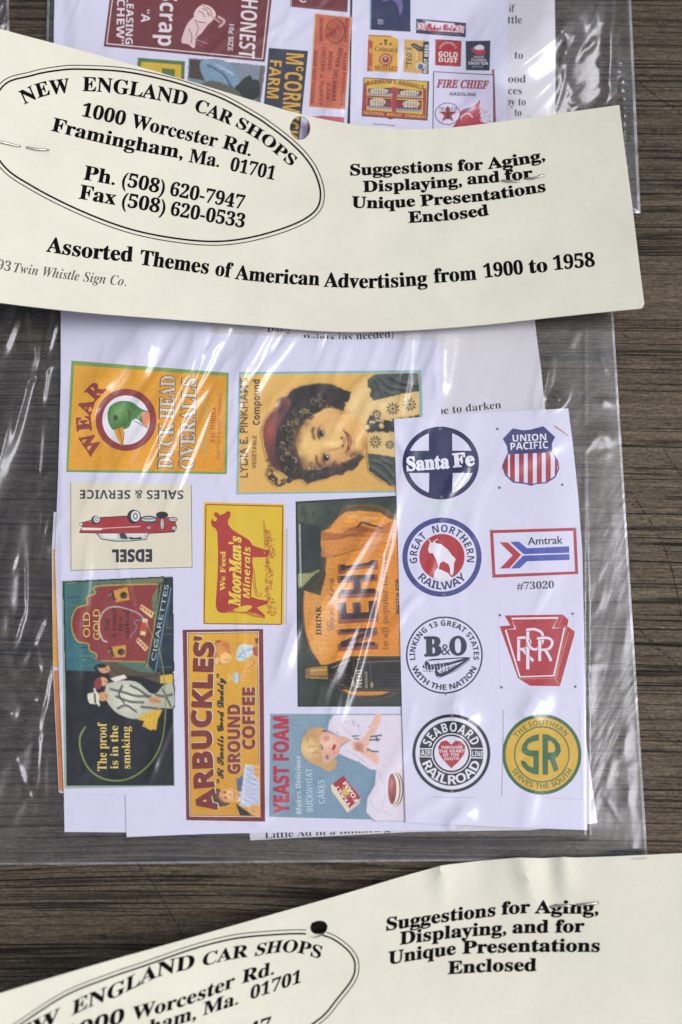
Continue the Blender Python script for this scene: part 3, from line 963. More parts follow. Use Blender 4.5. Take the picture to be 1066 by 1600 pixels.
for q in ([(628, 118), (708, 94), (722, 168), (642, 182)], [(622, 428), (700, 418), (698, 484), (626, 490)]):
    a.poly(q, (206, 150, 50)); cx = sum(p[0] for p in q) / 4; cy = sum(p[1] for p in q) / 4
    a.oval(cx + 12, cy + 2, 20, 18, (40, 34, 40)); a.oval(cx + 22, cy + 6, 8, 10, (120, 60, 50))
    a.line([(q[0][0] - 20, cy), (q[0][0] - 4, cy - 18), (q[0][0] + 4, cy + 14), (q[0][0] + 14, cy + 30)], 9, (30, 30, 36), True); a.line([(q[0][0] - 24, cy + 4), (q[0][0] - 6, cy - 12)], 4, (200, 200, 200))
for q in ([(785, 192), (856, 240), (842, 272), (776, 218)], [(792, 268), (822, 274), (808, 368), (778, 362)], [(768, 374), (826, 432), (806, 454), (754, 398)]):
    a.poly(q, (222, 206, 150)); (x0, y0), (x1, y1), (x2, y2), (x3, y3) = q
    for k in range(4):
        t = 0.12 + k * 0.23
        a.line([(x0 + (x1 - x0) * t + (x3 - x0) * .25, y0 + (y1 - y0) * t + (y3 - y0) * .25), (x0 + (x1 - x0) * t + (x3 - x0) * .75, y0 + (y1 - y0) * t + (y3 - y0) * .75)], 11, (186, 66, 46))
a.line([(720, 380), (760, 320), (745, 290), (790, 275)], 5, (120, 150, 160), True)
# the three people on the poster
a.poly([(566, 520), (640, 512), (700, 540), (800, 575), (896, 566), (890, 628), (760, 640), (660, 616), (610, 590)], (84, 72, 52)); a.line([(610, 540), (700, 590), (880, 590)], 5, (50, 42, 32), True)
a.poly([(690, 590), (800, 600), (880, 630), (900, 640), (760, 636), (700, 622)], (24, 24, 26))
a.oval(580, 552, 32, 24, (206, 150, 104)); a.line([(545, 530), (530, 548), (548, 572)], 14, (36, 30, 28), True); a.oval(566, 534, 26, 12, (40, 32, 28)); a.line([(585, 548), (596, 560)], 4, (90, 50, 40))
a.oval(570, 622, 30, 26, (214, 166, 124)); a.poly([(522, 640), (530, 608), (558, 600), (566, 630), (560, 660), (536, 664)], (140, 56, 54), True); a.line([(584, 616), (592, 628)], 4, (120, 50, 50))
a.poly([(610, 604), (690, 582), (708, 600), (640, 626)], (226, 222, 214))
a.poly([(890, 588), (960, 578), (962, 630), (890, 632)], (216, 176, 60))
CO = [(600, 632), (680, 616), (765, 626), (850, 690), (912, 640), (960, 636), (966, 762), (884, 772), (762, 828), (680, 812), (622, 772), (582, 705), (586, 655)]
a.poly(CO, radial((200, 1090), 45, (216, 216, 198), (178, 182, 164)), True)
for q in ([(610, 660), (690, 680), (760, 700), (840, 700)], [(640, 700), (720, 730), (800, 735)], [(650, 770), (700, 752), (760, 790)], [(720, 640), (780, 670), (830, 710)], [(780, 760), (840, 765), (880, 770)], [(900, 660), (930, 720), (950, 760)], [(680, 640), (660, 690), (690, 740)], [(860, 690), (900, 700), (960, 690)]):
    a.line(q, 8, (86, 92, 86), True); a.line([(x + 3, y + 7) for x, y in q], 3, (40, 46, 44), True)
a.oval(572, 705, 30, 26, (206, 152, 106)); a.line([(590, 696), (596, 712)], 4, (110, 60, 46))
a.poly([(488, 690), (520, 682), (546, 684), (546, 742), (500, 744), (488, 720)], (216, 214, 196), True); a.line([(524, 658), (536, 705), (552, 758)], 13, (222, 220, 204), True); a.line([(526, 686), (530, 742)], 8, (40, 40, 40))
a.oval(862, 726, 34, 20, (206, 150, 98)); a.line([(840, 720), (890, 735)], 3, (120, 80, 50))
a.poly([(758, 832), (800, 800), (880, 774), (904, 778), (878, 830), (868, 892), (850, 888), (836, 894), (800, 872), (788, 870), (802, 842)], (214, 172, 56))
a.line([(475, 872), (445, 930), (450, 1010), (490, 1100), (560, 1155), (650, 1172), (740, 1150), (830, 1080), (890, 980), (916, 850), (918, 700), (905, 550), (880, 440), (824, 320)], 9, (134, 152, 84), True, taper=(1.2, 0.6))
a.line([(824, 320), (790, 262), (740, 230), (650, 206), (590, 220), (556, 270), (550, 330), (570, 388), (596, 402)], 8, (196, 196, 196), True, taper=(0.6, 1.2))
a.finish()
a.sub('lettering')
YE = (222, 196, 104)
a.T('OLD', 500, 376, 500, 238, 38, (216, 190, 92), 'n'); a.T('GOLD', 557, 390, 555, 220, 38, (216, 190, 92), 'n')
for s, x, y0, y1 in (('Not', 606, 340, 274), ('a cough', 645, 377, 214), ('in a', 681, 340, 260), ('carload', 718, 380, 224)): a.T(s, x, y0, x, y1, 28, (44, 26, 32), 'sb')
a.T('CIGARETTES', 862, 508, 938, 86, 24, (176, 196, 200), 'n', -0.004)
a.T('The proof', 592, 1118, 592, 848, 50, YE, 'sb'); a.T('is in the', 657, 1106, 655, 866, 44, YE, 'sb'); a.T('smoking', 724, 1104, 720, 870, 44, YE, 'sb')

# cow
a.ad('cattle_feed_advert')
a.view(270, 770, 5.33)
a.line([(950, 300), (948, 700), (944, 1095)], 14, (186, 184, 190))
a.poly([(258, 78), (928, 95), (932, 400), (926, 1097), (253, 1090)], (218, 184, 38))
for q in ([(278, 97), (917, 112)], [(917, 112), (905, 1096)], [(262, 1089), (905, 1096)], [(278, 97), (262, 1089)]): a.line(q, 9, (158, 62, 40))
a.sub('cow')
CR = (172, 54, 42)
a.poly([(372, 330), (358, 298), (328, 278), (318, 240), (334, 210), (352, 202), (342, 180), (356, 158), (380, 168), (390, 186), (428, 174), (456, 152), (482, 158), (480, 195), (460, 236), (465, 268), (492, 302), (534, 332), (600, 370), (642, 396), (676, 440), (700, 452), (804, 482), (806, 512), (786, 536), (664, 538), (666, 600), (662, 690), (656, 800), (652, 866), (720, 888), (800, 900), (790, 925), (745, 940), (700, 955), (770, 1020), (766, 1044), (680, 1032), (600, 1012), (540, 1000), (400, 1000), (370, 980), (358, 940), (362, 860), (374, 700), (378, 500), (374, 400)], CR)
YL = (218, 184, 38)
a.oval(352, 218, 17, 19, YL); a.poly([(500, 978), (560, 950), (625, 936), (662, 946), (630, 978), (570, 992)], YL, True); a.poly([(702, 954), (782, 928), (782, 1008), (740, 985)], YL)
for q in ([(450, 990), (560, 1000), (700, 1015)], [(560, 1008), (640, 1018), (750, 1030)], [(600, 985), (680, 1005), (730, 1022)]): a.line(q, 4, YL, True)
a.line([(640, 390), (662, 420), (668, 440)], 5, (236, 214, 120), True); a.line([(762, 488), (764, 512)], 6, YL); a.line([(662, 600), (682, 680), (690, 780), (712, 850)], 6, CR, True); a.line([(664, 620), (670, 740), (700, 860), (740, 850), (730, 830)], 5, CR, True)
a.inc = 0.1
for k in range(230):
    y = rng.uniform(300, 1030); x = 775 + rng.uniform(0, 65) * (0.5 + 0.5 * math.sin(y / 90) ** 2)
    if y > 880 or 440 < y < 540: x = rng.uniform(790, 855)
    r = rng.uniform(4, 11); b = rng.uniform(0, 6)
    a.line([(x + r * math.cos(b + j * 0.8), y + r * math.sin(b + j * 0.8)) for j in range(5)], 3.5, (176, 90, 44), True)
for k in range(26):
    y = 225 + k * 9; a.line([(752 + k * 0.4, y), (752 + k * 0.4 + 12 + k * 1.6, y + 6)], 3.5, (176, 90, 44))
a.sub('lettering')
YT = (228, 200, 70)
a.T('We Feed', 437, 816, 440, 488, 42, YT, 'sb', 0.012); a.TP("MoorMan's", [(560, 946), (566, 700), (568, 364)], 92, YT, 'si', 0.03); a.T('Minerals', 642, 880, 646, 448, 56, YT, 'no', 0.0)

# coffee poster
a.ad('coffee_advert')
a.view(270, 970, 4.847)
MA = (120, 48, 44); YC = (216, 164, 46)
a.poly([(75, 68), (685, 62), (700, 1521), (103, 1510)], MA)
a.poly([(108, 88), (652, 80), (665, 1487), (128, 1482)], (218, 214, 210))
a.poly([(115, 94), (646, 87), (660, 1481), (133, 1476)], (60, 50, 40))
a.poly([(119, 98), (642, 91), (656, 1477), (137, 1472)], grad((300, 1000), (222, 168, 44), (400, 1280), (208, 148, 46)))
YC0 = (220, 166, 45)
a.sub('girl_with_cup')
a.paint((296, 110, 654, 500), YC0, 0.3, 31, 0.4, 0.06)
a.poly([(304, 175), (350, 152), (400, 152), (432, 180), (436, 240), (444, 290), (410, 325), (350, 328), (312, 296), (300, 232)], radial((344, 1016), 16, (226, 160, 78), (194, 118, 52)), True)
a.line([(340, 170), (400, 160), (470, 172), (520, 165)], 14, (210, 150, 78), True); a.line([(330, 160), (360, 150)], 16, (150, 70, 50)); a.line([(420, 200), (460, 210), (440, 240)], 10, (206, 146, 74), True)
a.poly([(356, 268), (392, 238), (430, 250), (450, 285), (432, 310), (396, 326), (366, 318)], (236, 188, 118), True); a.oval(336, 300, 20, 26, (228, 190, 120)); a.line([(400, 292), (414, 300)], 5, (110, 70, 40)); a.line([(428, 288), (436, 300)], 5, (170, 70, 50))
a.poly([(478, 268), (505, 190), (560, 178), (625, 200), (640, 256), (590, 268), (560, 290), (520, 305), (490, 300)], (206, 216, 216), True)
for q in ([(500, 270), (540, 240), (560, 290)], [(520, 200), (540, 230), (600, 210)], [(490, 290), (510, 270), (570, 300)]): a.line(q, 8, (130, 172, 190), True)
a.poly([(605, 205), (640, 185), (646, 268), (612, 262)], (172, 84, 76)); a.poly([(622, 130), (646, 128), (646, 180), (628, 170)], (120, 60, 50))
a.poly([(598, 258), (640, 275), (650, 330), (590, 360), (555, 395), (535, 450), (505, 452), (512, 410), (548, 360), (590, 310)], (224, 166, 92), True); a.line([(600, 280), (620, 320), (560, 370)], 5, (176, 116, 60), True)
a.oval(480, 432, 24, 40, (196, 210, 222)); a.oval(468, 432, 8, 32, (150, 180, 206)); a.line([(500, 400), (505, 465)], 6, (120, 150, 190))
for q in ([(415, 405), (430, 430), (415, 450), (440, 455)], [(430, 400), (445, 425), (440, 445)]): a.line(q, 5, (232, 206, 140), True)
a.finish()
a.sub('man_with_newspaper')
a.paint((290, 1070, 668, 1484), YC0, 0.3, 32, 0.4, 0.06)
a.poly([(482, 1195), (530, 1172), (560, 1190), (530, 1300), (490, 1290)], (92, 104, 140)); a.poly([(478, 1380), (500, 1400), (560, 1440), (620, 1476), (512, 1476), (498, 1440)], (44, 44, 56))
a.poly([(478, 1330), (520, 1290), (524, 1360), (490, 1372)], (214, 214, 226)); a.line([(505, 1310), (520, 1330)], 8, (90, 110, 160))
a.poly([(342, 1296), (390, 1278), (452, 1274), (498, 1302), (506, 1340), (470, 1362), (430, 1380), (392, 1400), (356, 1362)], radial((360, 1242), 18, (236, 188, 126), (206, 142, 88)), True)
a.poly([(300, 1296), (332, 1270), (362, 1278), (350, 1308), (360, 1350), (400, 1376), (440, 1380), (400, 1402), (362, 1408), (318, 1380), (300, 1340)], (88, 64, 48), True)
for k in range(14): a.line([(305 + k * 4, 1290 + k * 5), (335 + k * 3, 1300 + k * 6)], 3, (130, 100, 70))
a.oval(400, 1298, 5, 7, (40, 30, 28)); a.oval(404, 1338, 5, 7, (40, 30, 28)); a.line([(390, 1290), (390, 1308)], 4, (70, 44, 34)); a.line([(392, 1330), (394, 1348)], 4, (70, 44, 34)); a.line([(428, 1310), (444, 1318), (436, 1328)], 4, (170, 100, 64), True); a.line([(462, 1300), (470, 1318), (464, 1338)], 6, (178, 74, 64), True)
a.poly([(548, 1086), (600, 1092), (656, 1112), (660, 1410), (600, 1420), (508, 1402), (520, 1280)], (190, 198, 220))
for k in range(16): a.line([(545 + rng.uniform(0, 60), 1110 + k * 18), (560 + rng.uniform(30, 90), 1112 + k * 18)], 4, (140, 150, 184) if k % 2 else (166, 174, 200))
a.line([(560, 1100), (540, 1250), (530, 1390)], 5, (228, 232, 240), True)
for q in ([(612, 1110), (640, 1095), (656, 1110), (656, 1180), (630, 1190), (618, 1150)], [(590, 1400), (640, 1390), (656, 1400), (658, 1474), (600, 1470), (572, 1440)]):
    a.poly(q, (226, 170, 104), True)
    for k in range(3): a.line([(q[0][0] + 4, q[0][1] + 16 + k * 18), (q[0][0] + 40, q[0][1] + 12 + k * 18)], 3, (160, 104, 60))
a.finish()
a.sub('lettering')
PA = [(332, 1428), (306, 1262), (290, 1000), (284, 760), (292, 520), (300, 300), (305, 128)]
a.TP("ARBUCKLES'", [(x + 14, y - 8) for x, y in PA], 144, (216, 206, 190), 'nb', 0.024); a.TP("ARBUCKLES'", [(x + 8, y - 4) for x, y in PA], 144, (60, 44, 40), 'nb', 0.022); a.TP("ARBUCKLES'", PA, 140, (124, 46, 40), 'nb', 0.024)
a.T('“It Smells Good Daddy”', 384, 1228, 384, 402, 46, (34, 46, 40), 'sc', 0.034)
for s, q in (('GROUND', (508, 1160, 506, 636)), ('COFFEE', (620, 972, 618, 508))):
    a.T(s, q[0] + 10, q[1] - 6, q[2] + 10, q[3] - 6, 90, (204, 190, 160), 'nb', 0.02); a.T(s, q[0] + 5, q[1] - 3, q[2] + 5, q[3] - 3, 90, (90, 60, 50), 'nb', 0.015); a.T(s, *q, 88, (132, 52, 46), 'nb', 0.02)

# orange drink poster
a.ad('soft_drink_advert')
a.view(440, 760, 4.443)
GD = (52, 62, 52)
a.poly([(98, 105), (790, 65), (1010, 60), (1010, 1528), (112, 1530)], (40, 46, 42))
a.poly([(112, 118), (790, 78), (1000, 72), (1000, 1516), (124, 1518)], radial((470, 800), 60, (82, 92, 74), GD))
a.sub('hand_and_drink')
a.paint((114, 72, 1004, 1518), (56, 66, 55), 0.5, 41, 0.5, 0.07)
for k in range(60):
    x, y = rng.uniform(115, 420), rng.uniform(110, 640); a.line([(x, y), (x + rng.uniform(-20, 20), y + rng.uniform(20, 80))], rng.uniform(3, 9), [(60, 74, 62), (44, 54, 46), (78, 88, 68)][k % 3])
a.poly([(135, 255), (260, 275), (280, 420), (300, 500), (290, 580), (150, 600), (138, 500)], (36, 48, 42))
a.poly([(425, 140), (500, 128), (620, 120), (720, 150), (830, 220), (1000, 240), (1000, 340), (430, 330), (300, 320), (330, 270), (390, 210)], (98, 82, 42), True)
OR = grad((480, 960), (222, 148, 62), (640, 990), (220, 138, 32))
a.poly([(158, 720), (268, 756), (296, 650), (312, 500), (284, 455), (274, 392), (280, 312), (332, 292), (390, 220), (440, 180), (540, 168), (680, 180), (760, 230), (1000, 230), (1000, 1240), (270, 1240), (205, 1130), (166, 1000), (152, 850)], OR)
a.poly([(284, 308), (360, 325), (440, 318), (540, 272), (660, 292), (800, 240), (1000, 250), (1000, 330), (700, 318), (560, 322), (460, 350), (380, 372), (284, 368)], (188, 112, 44), True)
a.poly([(284, 372), (420, 366), (560, 322), (800, 316), (800, 380), (640, 410), (460, 462), (292, 492), (280, 440)], (214, 138, 60), True)
for q in ([(284, 372), (400, 362), (480, 338), (600, 318), (800, 318)], [(290, 494), (400, 478), (560, 426), (800, 382)], [(430, 320), (520, 280), (640, 300), (720, 270), (800, 225)]): a.line(q, 5, (132, 74, 36), True)
a.line([(520, 290), (560, 250), (600, 262), (700, 290)], 12, (60, 46, 30), True); a.oval(600, 226, 70, 16, (232, 170, 100), -0.1); a.oval(480, 225, 50, 26, (232, 160, 60), -0.5)
a.line([(400, 200), (440, 150), (560, 128), (680, 150), (760, 205)], 9, (112, 76, 50), True); a.line([(420, 190), (460, 160), (560, 145), (670, 162), (740, 210)], 5, (60, 56, 40), True)
a.poly([(112, 612), (200, 602), (262, 578), (250, 620), (225, 655), (130, 704), (116, 690)], (150, 150, 98), True)
a.poly([(200, 640), (240, 600), (300, 580), (310, 600), (268, 756), (160, 722), (150, 695)], (50, 52, 34)); a.line([(230, 690), (290, 610)], 6, (84, 86, 56))
a.line([(126, 262), (134, 690)], 9, (196, 206, 206)); a.line([(140, 265), (148, 600)], 3, (24, 30, 28))
for q in ([(140, 740), (140, 930), (180, 1100), (262, 1240)], [(330, 1350), (430, 1440), (600, 1478), (740, 1450), (790, 1400)]): a.line(q, 16, (44, 40, 36), True); a.line([(x + 12, y + 2) for x, y in q], 5, (132, 92, 64), True)
a.poly([(420, 1400), (560, 1420), (760, 1405), (700, 1444), (560, 1452), (470, 1440)], (206, 136, 48), True)
for q in ((300, 900, 90, 190), (260, 1120, 70, 70), (520, 200, 60, 30), (240, 850, 50, 100)): a.blob(*q, (236, 186, 120), 0.45)
for q in ((700, 1000, 180, 200), (740, 500, 160, 160), (560, 440, 120, 40)): a.blob(*q, (206, 122, 32), 0.45)
for q in ((290, 520, 16, 120), (500, 340, 200, 14), (560, 300, 120, 16)): a.blob(*q, (120, 70, 34), 0.5)
a.finish()
a.sub('bottle')
a.paint((150, 1170, 1004, 1430), (40, 44, 38), 0.3, 42, 0.3, 0.08)
a.poly([(318, 1246), (400, 1222), (485, 1186), (512, 1186), (520, 1214), (600, 1196), (640, 1190), (1000, 1186), (1000, 1415), (640, 1415), (600, 1412), (490, 1416), (400, 1378), (320, 1340)], (36, 33, 30))
a.poly([(165, 1268), (190, 1258), (322, 1244), (326, 1340), (190, 1334), (165, 1332)], (164, 126, 62)); a.line([(190, 1258), (190, 1334)], 6, (80, 60, 36)); a.line([(195, 1280), (318, 1272)], 10, (206, 170, 104)); a.line([(195, 1318), (320, 1320)], 8, (96, 72, 44)); a.line([(322, 1244), (326, 1340)], 5, (70, 54, 36)); a.oval(174, 1300, 8, 30, (112, 92, 60))
for k in range(5):
    y = 1308 + k * 22; a.line([(330, y), (480, y + 4)], 4, (110, 98, 76)); a.line([(650, y - 2), (1000, y)], 4, (92, 88, 80))
for k in range(26): a.line([(340 + k * 6, 1310), (342 + k * 6, 1380)], 2, (36, 33, 30)); a.line([(655 + k * 9, 1300), (658 + k * 9, 1410)], 3, (36, 33, 30))
for q in ([(500, 1190), (508, 1410)], [(615, 1200), (620, 1408)]): a.line(q, 8, (84, 70, 48))
a.line([(345, 1262), (480, 1206)], 9, (150, 130, 92)); a.line([(520, 1222), (1000, 1204)], 7, (130, 114, 86)); a.line([(335, 1340), (490, 1412), (1000, 1410)], 6, (110, 96, 70)); a.line([(320, 1250), (400, 1222), (485, 1188), (1000, 1188)], 5, (96, 82, 60))
for q in ((498, 1370, 12, 24), (628, 1378, 12, 22), (492, 1330, 8, 8)): a.oval(*q, (156, 140, 90))
a.finish()
a.T('NEHI', 560, 1395, 556, 1270, 40, (176, 170, 150), 'nb'); a.T('BEVERAGE', 600, 1400, 596, 1285, 20, (150, 146, 130), 'nb')
a.sub('lettering')
for ch, y0, y1 in (('N', 1126, 982), ('E', 934, 796), ('H', 762, 612), ('I', 572, 512)):
    a.T(ch, 666, y0, 658, y1, 262, (146, 84, 62), 'nb', 0.02)
    a.T(ch, 652, y0 - 22, 646, y1 - 2, 240, (64, 52, 56), 'nb', -0.004)
a.T('DRINK', 277, 1032, 275, 828, 36, (72, 58, 48), 'sb', 0.01); a.T('Genuine', 366, 1002, 366, 636, 52, (176, 128, 84), 'sc', 0.01)
a.T('in all popular flavors', 742, 1132, 734, 488, 42, (148, 100, 52), 'sb'); a.T('WATCH FOR', 822, 886, 818, 642, 25, (60, 52, 46), 'nb')

# yeast poster
a.ad('yeast_advert')
a.view(400, 1100, 4.264)
BL = (128, 156, 176)
a.poly([(95, 65), (1100, 68), (1100, 775), (796, 770), (88, 752)], grad((430, 1120), (132, 158, 176), (560, 1270), (118, 148, 170)))
a.sub('girl_picture')
a.paint((280, 66, 1090, 785), grad((430, 1120), (132, 158, 176), (560, 1270), (118, 148, 170)), 0.35, 51, 0.35, 0.035)
a.poly([(518, 74), (1100, 72), (1100, 780), (796, 780), (735, 722), (742, 630), (792, 540), (802, 440), (762, 436), (692, 392), (610, 356), (552, 330), (560, 290), (600, 262), (640, 240), (560, 212), (478, 172), (490, 112)], (220, 212, 226))
for q in ([(560, 120), (600, 180), (640, 200)], [(650, 100), (690, 160), (700, 220)], [(600, 310), (680, 350), (760, 420)], [(820, 450), (860, 560), (840, 700)], [(760, 640), (800, 700), (900, 740)]): a.line(q, 5, (196, 188, 208), True)
FLS = (226, 182, 162)
a.poly([(796, 72), (838, 74), (800, 180), (748, 270), (742, 300), (800, 330), (818, 360), (810, 402), (770, 380), (690, 320), (640, 286), (642, 252), (700, 236), (752, 170)], FLS, True)
a.oval(690, 282, 50, 40, radial((561.8, 1166), 11, (200, 140, 124), (226, 182, 162))); 
for k in range(14): a.line([(650 + rng.uniform(0, 70), 255 + rng.uniform(0, 50)), (660 + rng.uniform(0, 70), 262 + rng.uniform(0, 60))], 4, (180, 116, 104))
a.poly([(300, 285), (322, 212), (375, 162), (436, 158), (476, 186), (440, 215), (430, 260), (442, 320), (448, 392), (536, 372), (520, 432), (470, 450), (440, 425), (360, 388), (312, 338)], radial((484, 1170), 24, (230, 202, 150), (202, 160, 106)), True)
a.poly([(426, 216), (470, 188), (544, 208), (634, 240), (566, 274), (552, 326), (512, 372), (452, 396), (434, 310)], radial((515, 1160), 22, (238, 200, 178), (220, 168, 146)), True)
FY = radial((515, 1160), 22, (238, 200, 178), (220, 168, 146))
a.cut = 2.5
a.oval(470, 230, 36, 28, blush((510.2, 1153.9), 8, (214, 132, 126), FY)); a.oval(524, 328, 20, 22, blush((522.9, 1176.9), 5, (222, 148, 136), FY))
a.cut = 8.0
a.oval(520, 288, 10, 22, (178, 50, 60), 0.4)
a.line([(432, 272), (442, 292), (440, 306)], 8, (70, 66, 74), True); a.line([(470, 340), (480, 356), (476, 368)], 8, (70, 66, 74), True); a.line([(480, 285), (498, 300)], 4, (196, 130, 110)); a.line([(420, 270), (424, 300)], 4, (160, 116, 76)); a.line([(456, 345), (466, 368)], 4, (160, 116, 76))
for k in range(16):
    t = rng.uniform(0, 1); a.line([(330 + 60 * t + rng.normal(0, 14), 200 + 180 * t + rng.normal(0, 18)), (360 + 60 * t + rng.normal(0, 14), 190 + 180 * t + rng.normal(0, 18)), (392 + 50 * t, 210 + 170 * t)], 4, (190, 146, 92), True)
for q in ([(640, 215), (684, 212), (652, 234), (690, 232)], [(764, 220), (800, 212), (840, 208)], [(756, 240), (828, 236)], [(800, 215), (812, 250)], [(742, 300), (780, 316), (818, 318)], [(470, 182), (442, 178)]): a.line(q, 8, (56, 60, 74))
for k in range(10): a.oval(rng.uniform(540, 760), rng.uniform(90, 420), 4, 4, (110, 110, 140))
a.finish()
a.sub('pancakes')
a.oval(940, 570, 62, 120, (206, 198, 204))
for k in range(5): a.oval(952 - k * 9, 566, 40, 108 - k * 1.5, (128, 100, 86) if k % 2 else (226, 220, 216))
a.oval(908, 566, 28, 102, (150, 72, 66)); a.oval(902, 540, 12, 46, (176, 96, 84)); a.oval(912, 620, 10, 20, (120, 60, 56))
a.sub('yeast_packet')
a.poly([(498, 545), (515, 528), (622, 694), (612, 726), (506, 582)], (222, 210, 186)); a.poly([(622, 694), (698, 624), (690, 664), (612, 726)], (206, 194, 178))
a.poly([(512, 532), (584, 480), (698, 624), (620, 696)], (166, 46, 56))
for k in range(12): a.line([(600, 584), (600 + 42 * math.cos(k * .524), 584 + 42 * math.sin(k * .524))], 5, (206, 166, 80))
a.oval(600, 584, 23, 24, (216, 184, 92))
a.TP('YEAST', [(636, 672), (590, 612), (546, 538)], 26, (236, 226, 222), 'nb'); a.TP('FOAM', [(684, 640), (648, 580), (602, 512)], 30, (236, 226, 222), 'nb')
a.sub('lettering')
a.T('YEAST FOAM', 219, 728, 216, 82, 98, (178, 46, 70), 'nb', 0.025)
a.T('Makes Delicious', 302, 734, 298, 346, 36, (196, 212, 222), 'no', -0.012); a.T('BUCKWHEAT', 380, 718, 376, 430, 44, (190, 208, 220), 'nb', -0.02); a.T('CAKES', 462, 662, 457, 506, 46, (190, 208, 220), 'nb', -0.02)
a.flush()

# ------------------------------------------------------------------ middle bag: the railway emblem sheet
o = thick_sheet('sticker_sheet', [(616, 655), (700, 648), (888, 638), (896, 700), (904, 780), (910, 860), (913, 1000), (917, 1200), (918, 1297), (800, 1293), (634, 1285), (628, 1100), (622, 850)], hF, M_SHEET,
                'narrow white sheet of eight railway emblems lying over the advert sheet', GS)
a = Art(o, hF)
NV = (38, 42, 84)
BR = (104, 92, 84)
def pins(*pp):
    for x, y in pp: a.oval(x, y, 7, 7, (130, 122, 120)); a.oval(x + 1, y + 1, 4, 4, BR)
a.ad('cross_emblem')
a.view(600, 630, 3.23)
a.oval(287, 520, 132, 27, (206, 214, 226)); a.oval(287, 302, 193, 184, NV, k=64)
for sx, sy in ((-1, -1), (1, -1), (1, 1), (-1, 1)):
    x0 = 227 if sx < 0 else 345; y0 = 240 if sy < 0 else 352
    x0b = x0 + (2 if sy > 0 else 0)
    cx, cy, rx, ry = 287, 302, 169, 160
    aa = math.asin(abs(y0 - cy) / ry); bb = math.acos(abs(x0 - cx) / rx)
    arc = [(cx + sx * rx * math.cos(aa + (bb - aa) * k / 12), cy + sy * ry * math.sin(aa + (bb - aa) * k / 12)) for k in range(13)]
    a.poly([(x0b, y0)] + arc, WHITE)
pins((284, 130), (292, 474))
a.sub('lettering')
a.T('Santa', 118, 340, 330, 326, 66, (226, 226, 238), 'sb', 0.035); a.T('Fe', 352, 322, 458, 312, 66, (226, 226, 238), 'sb', 0.035)
a.ad('shield_emblem')
SH = [(650, 127), (705, 137), (740, 133), (805, 116), (864, 170), (848, 205), (850, 245), (880, 290), (885, 330), (866, 375), (822, 404), (765, 409), (742, 418), (720, 409), (652, 401), (613, 366), (596, 320), (610, 282), (626, 250), (620, 215), (600, 180)]
a.poly(SH, (66, 66, 118))
IN = [(628, 258), (848, 248), (874, 292), (879, 330), (860, 370), (818, 398), (765, 403), (742, 410), (722, 402), (656, 394), (619, 362), (603, 320), (614, 286)]
a.poly(IN, WHITE)
def span(x, P):
    ys = []
    for p, q in zip(P, P[1:] + P[:1]):
        if (p[0] > x) != (q[0] > x): ys.append(p[1] + (q[1] - p[1]) * (x - p[0]) / (q[0] - p[0]))
    return (min(ys), max(ys)) if len(ys) > 1 else None
for x0, x1 in ((604, 626), (637, 661), (682, 706), (726, 752), (772, 797), (817, 842), (863, 879)):
    tops, bots = [], []
    for k in range(6):
        x = x0 + (x1 - x0) * k / 5; s_ = span(x + 0.01, IN)
        if s_: tops.append((x, s_[0])); bots.append((x, s_[1]))
    if len(tops) > 2: a.poly(tops + bots[::-1], (168, 52, 58))
pins((572, 130), (583, 426), (900, 411))
a.line([(862, 116), (895, 138), (932, 166)], 5, (178, 70, 84), taper=(1.2, .6))
a.sub('lettering')
a.T('UNION', 650, 194, 820, 187, 34, (226, 226, 238)); a.T('PACIFIC', 640, 237, 830, 227, 37, (226, 226, 238))
a.ad('goat_emblem')
a.oval(293, 777, 200, 200, (66, 70, 132), k=72); a.oval(293, 777, 174, 174, WHITE, k=72)
pins((291, 592), (303, 966))
a.sub('goat')
a.oval(293, 776, 114, 116, (172, 48, 54), k=56)
a.poly([(222, 738), (234, 700), (246, 706), (252, 690), (262, 706), (290, 712), (322, 738), (345, 768), (362, 786), (354, 810), (352, 852), (346, 870), (334, 862), (334, 836), (326, 812), (300, 798), (284, 806), (276, 836), (292, 842), (322, 856), (346, 884), (320, 892), (280, 892), (250, 882), (256, 852), (274, 826), (266, 792), (246, 756), (230, 758)], (224, 222, 236))
a.poly([(285, 806), (312, 820), (326, 838), (320, 850), (284, 838)], (172, 48, 54)); a.line([(236, 700), (226, 688)], 5, (224, 222, 236)); a.line([(258, 694), (272, 686)], 5, (224, 222, 236))
a.sub('lettering')
NB = (40, 44, 92)
a.TC('GREAT', 293, 777, 126, 193, 127, 37, NB); a.TC('NORTHERN', 293, 777, 127, 110, -11, 37, NB); a.TC('RAILWAY', 293, 777, 163, 221, 320, 40, NB)
a.ad('arrow_emblem')
a.poly([(535, 641), (970, 628), (981, 862), (548, 881)], (172, 56, 66)); a.poly([(552, 656), (955, 644), (965, 849), (563, 864)], WHITE)
a.poly([(583, 702), (625, 702), (693, 765), (633, 833), (585, 835), (650, 768)], (172, 50, 58))
a.poly([(637, 700), (681, 698), (722, 732), (935, 722), (936, 755), (705, 762)], (74, 86, 172)); a.poly([(702, 769), (936, 761), (937, 791), (722, 798), (686, 833), (640, 835)], (74, 86, 172))
pins((541, 645), (964, 634), (553, 874), (974, 857))
a.sub('lettering')
a.T('Amtrak', 727, 715, 903, 708, 38, (44, 42, 52), 'n', 0.016); a.T('#73020', 672, 941, 859, 934, 36, (52, 50, 58), 'sb')
a.ad('train_emblem')
a.view(610, 940, 3.23)
DN = (36, 46, 68)
a.oval(273, 270, 194, 195, DN, k=72); a.oval(273, 270, 186, 187, WHITE, k=72)
pins((266, 82), (280, 464))
a.sub('locomotive')
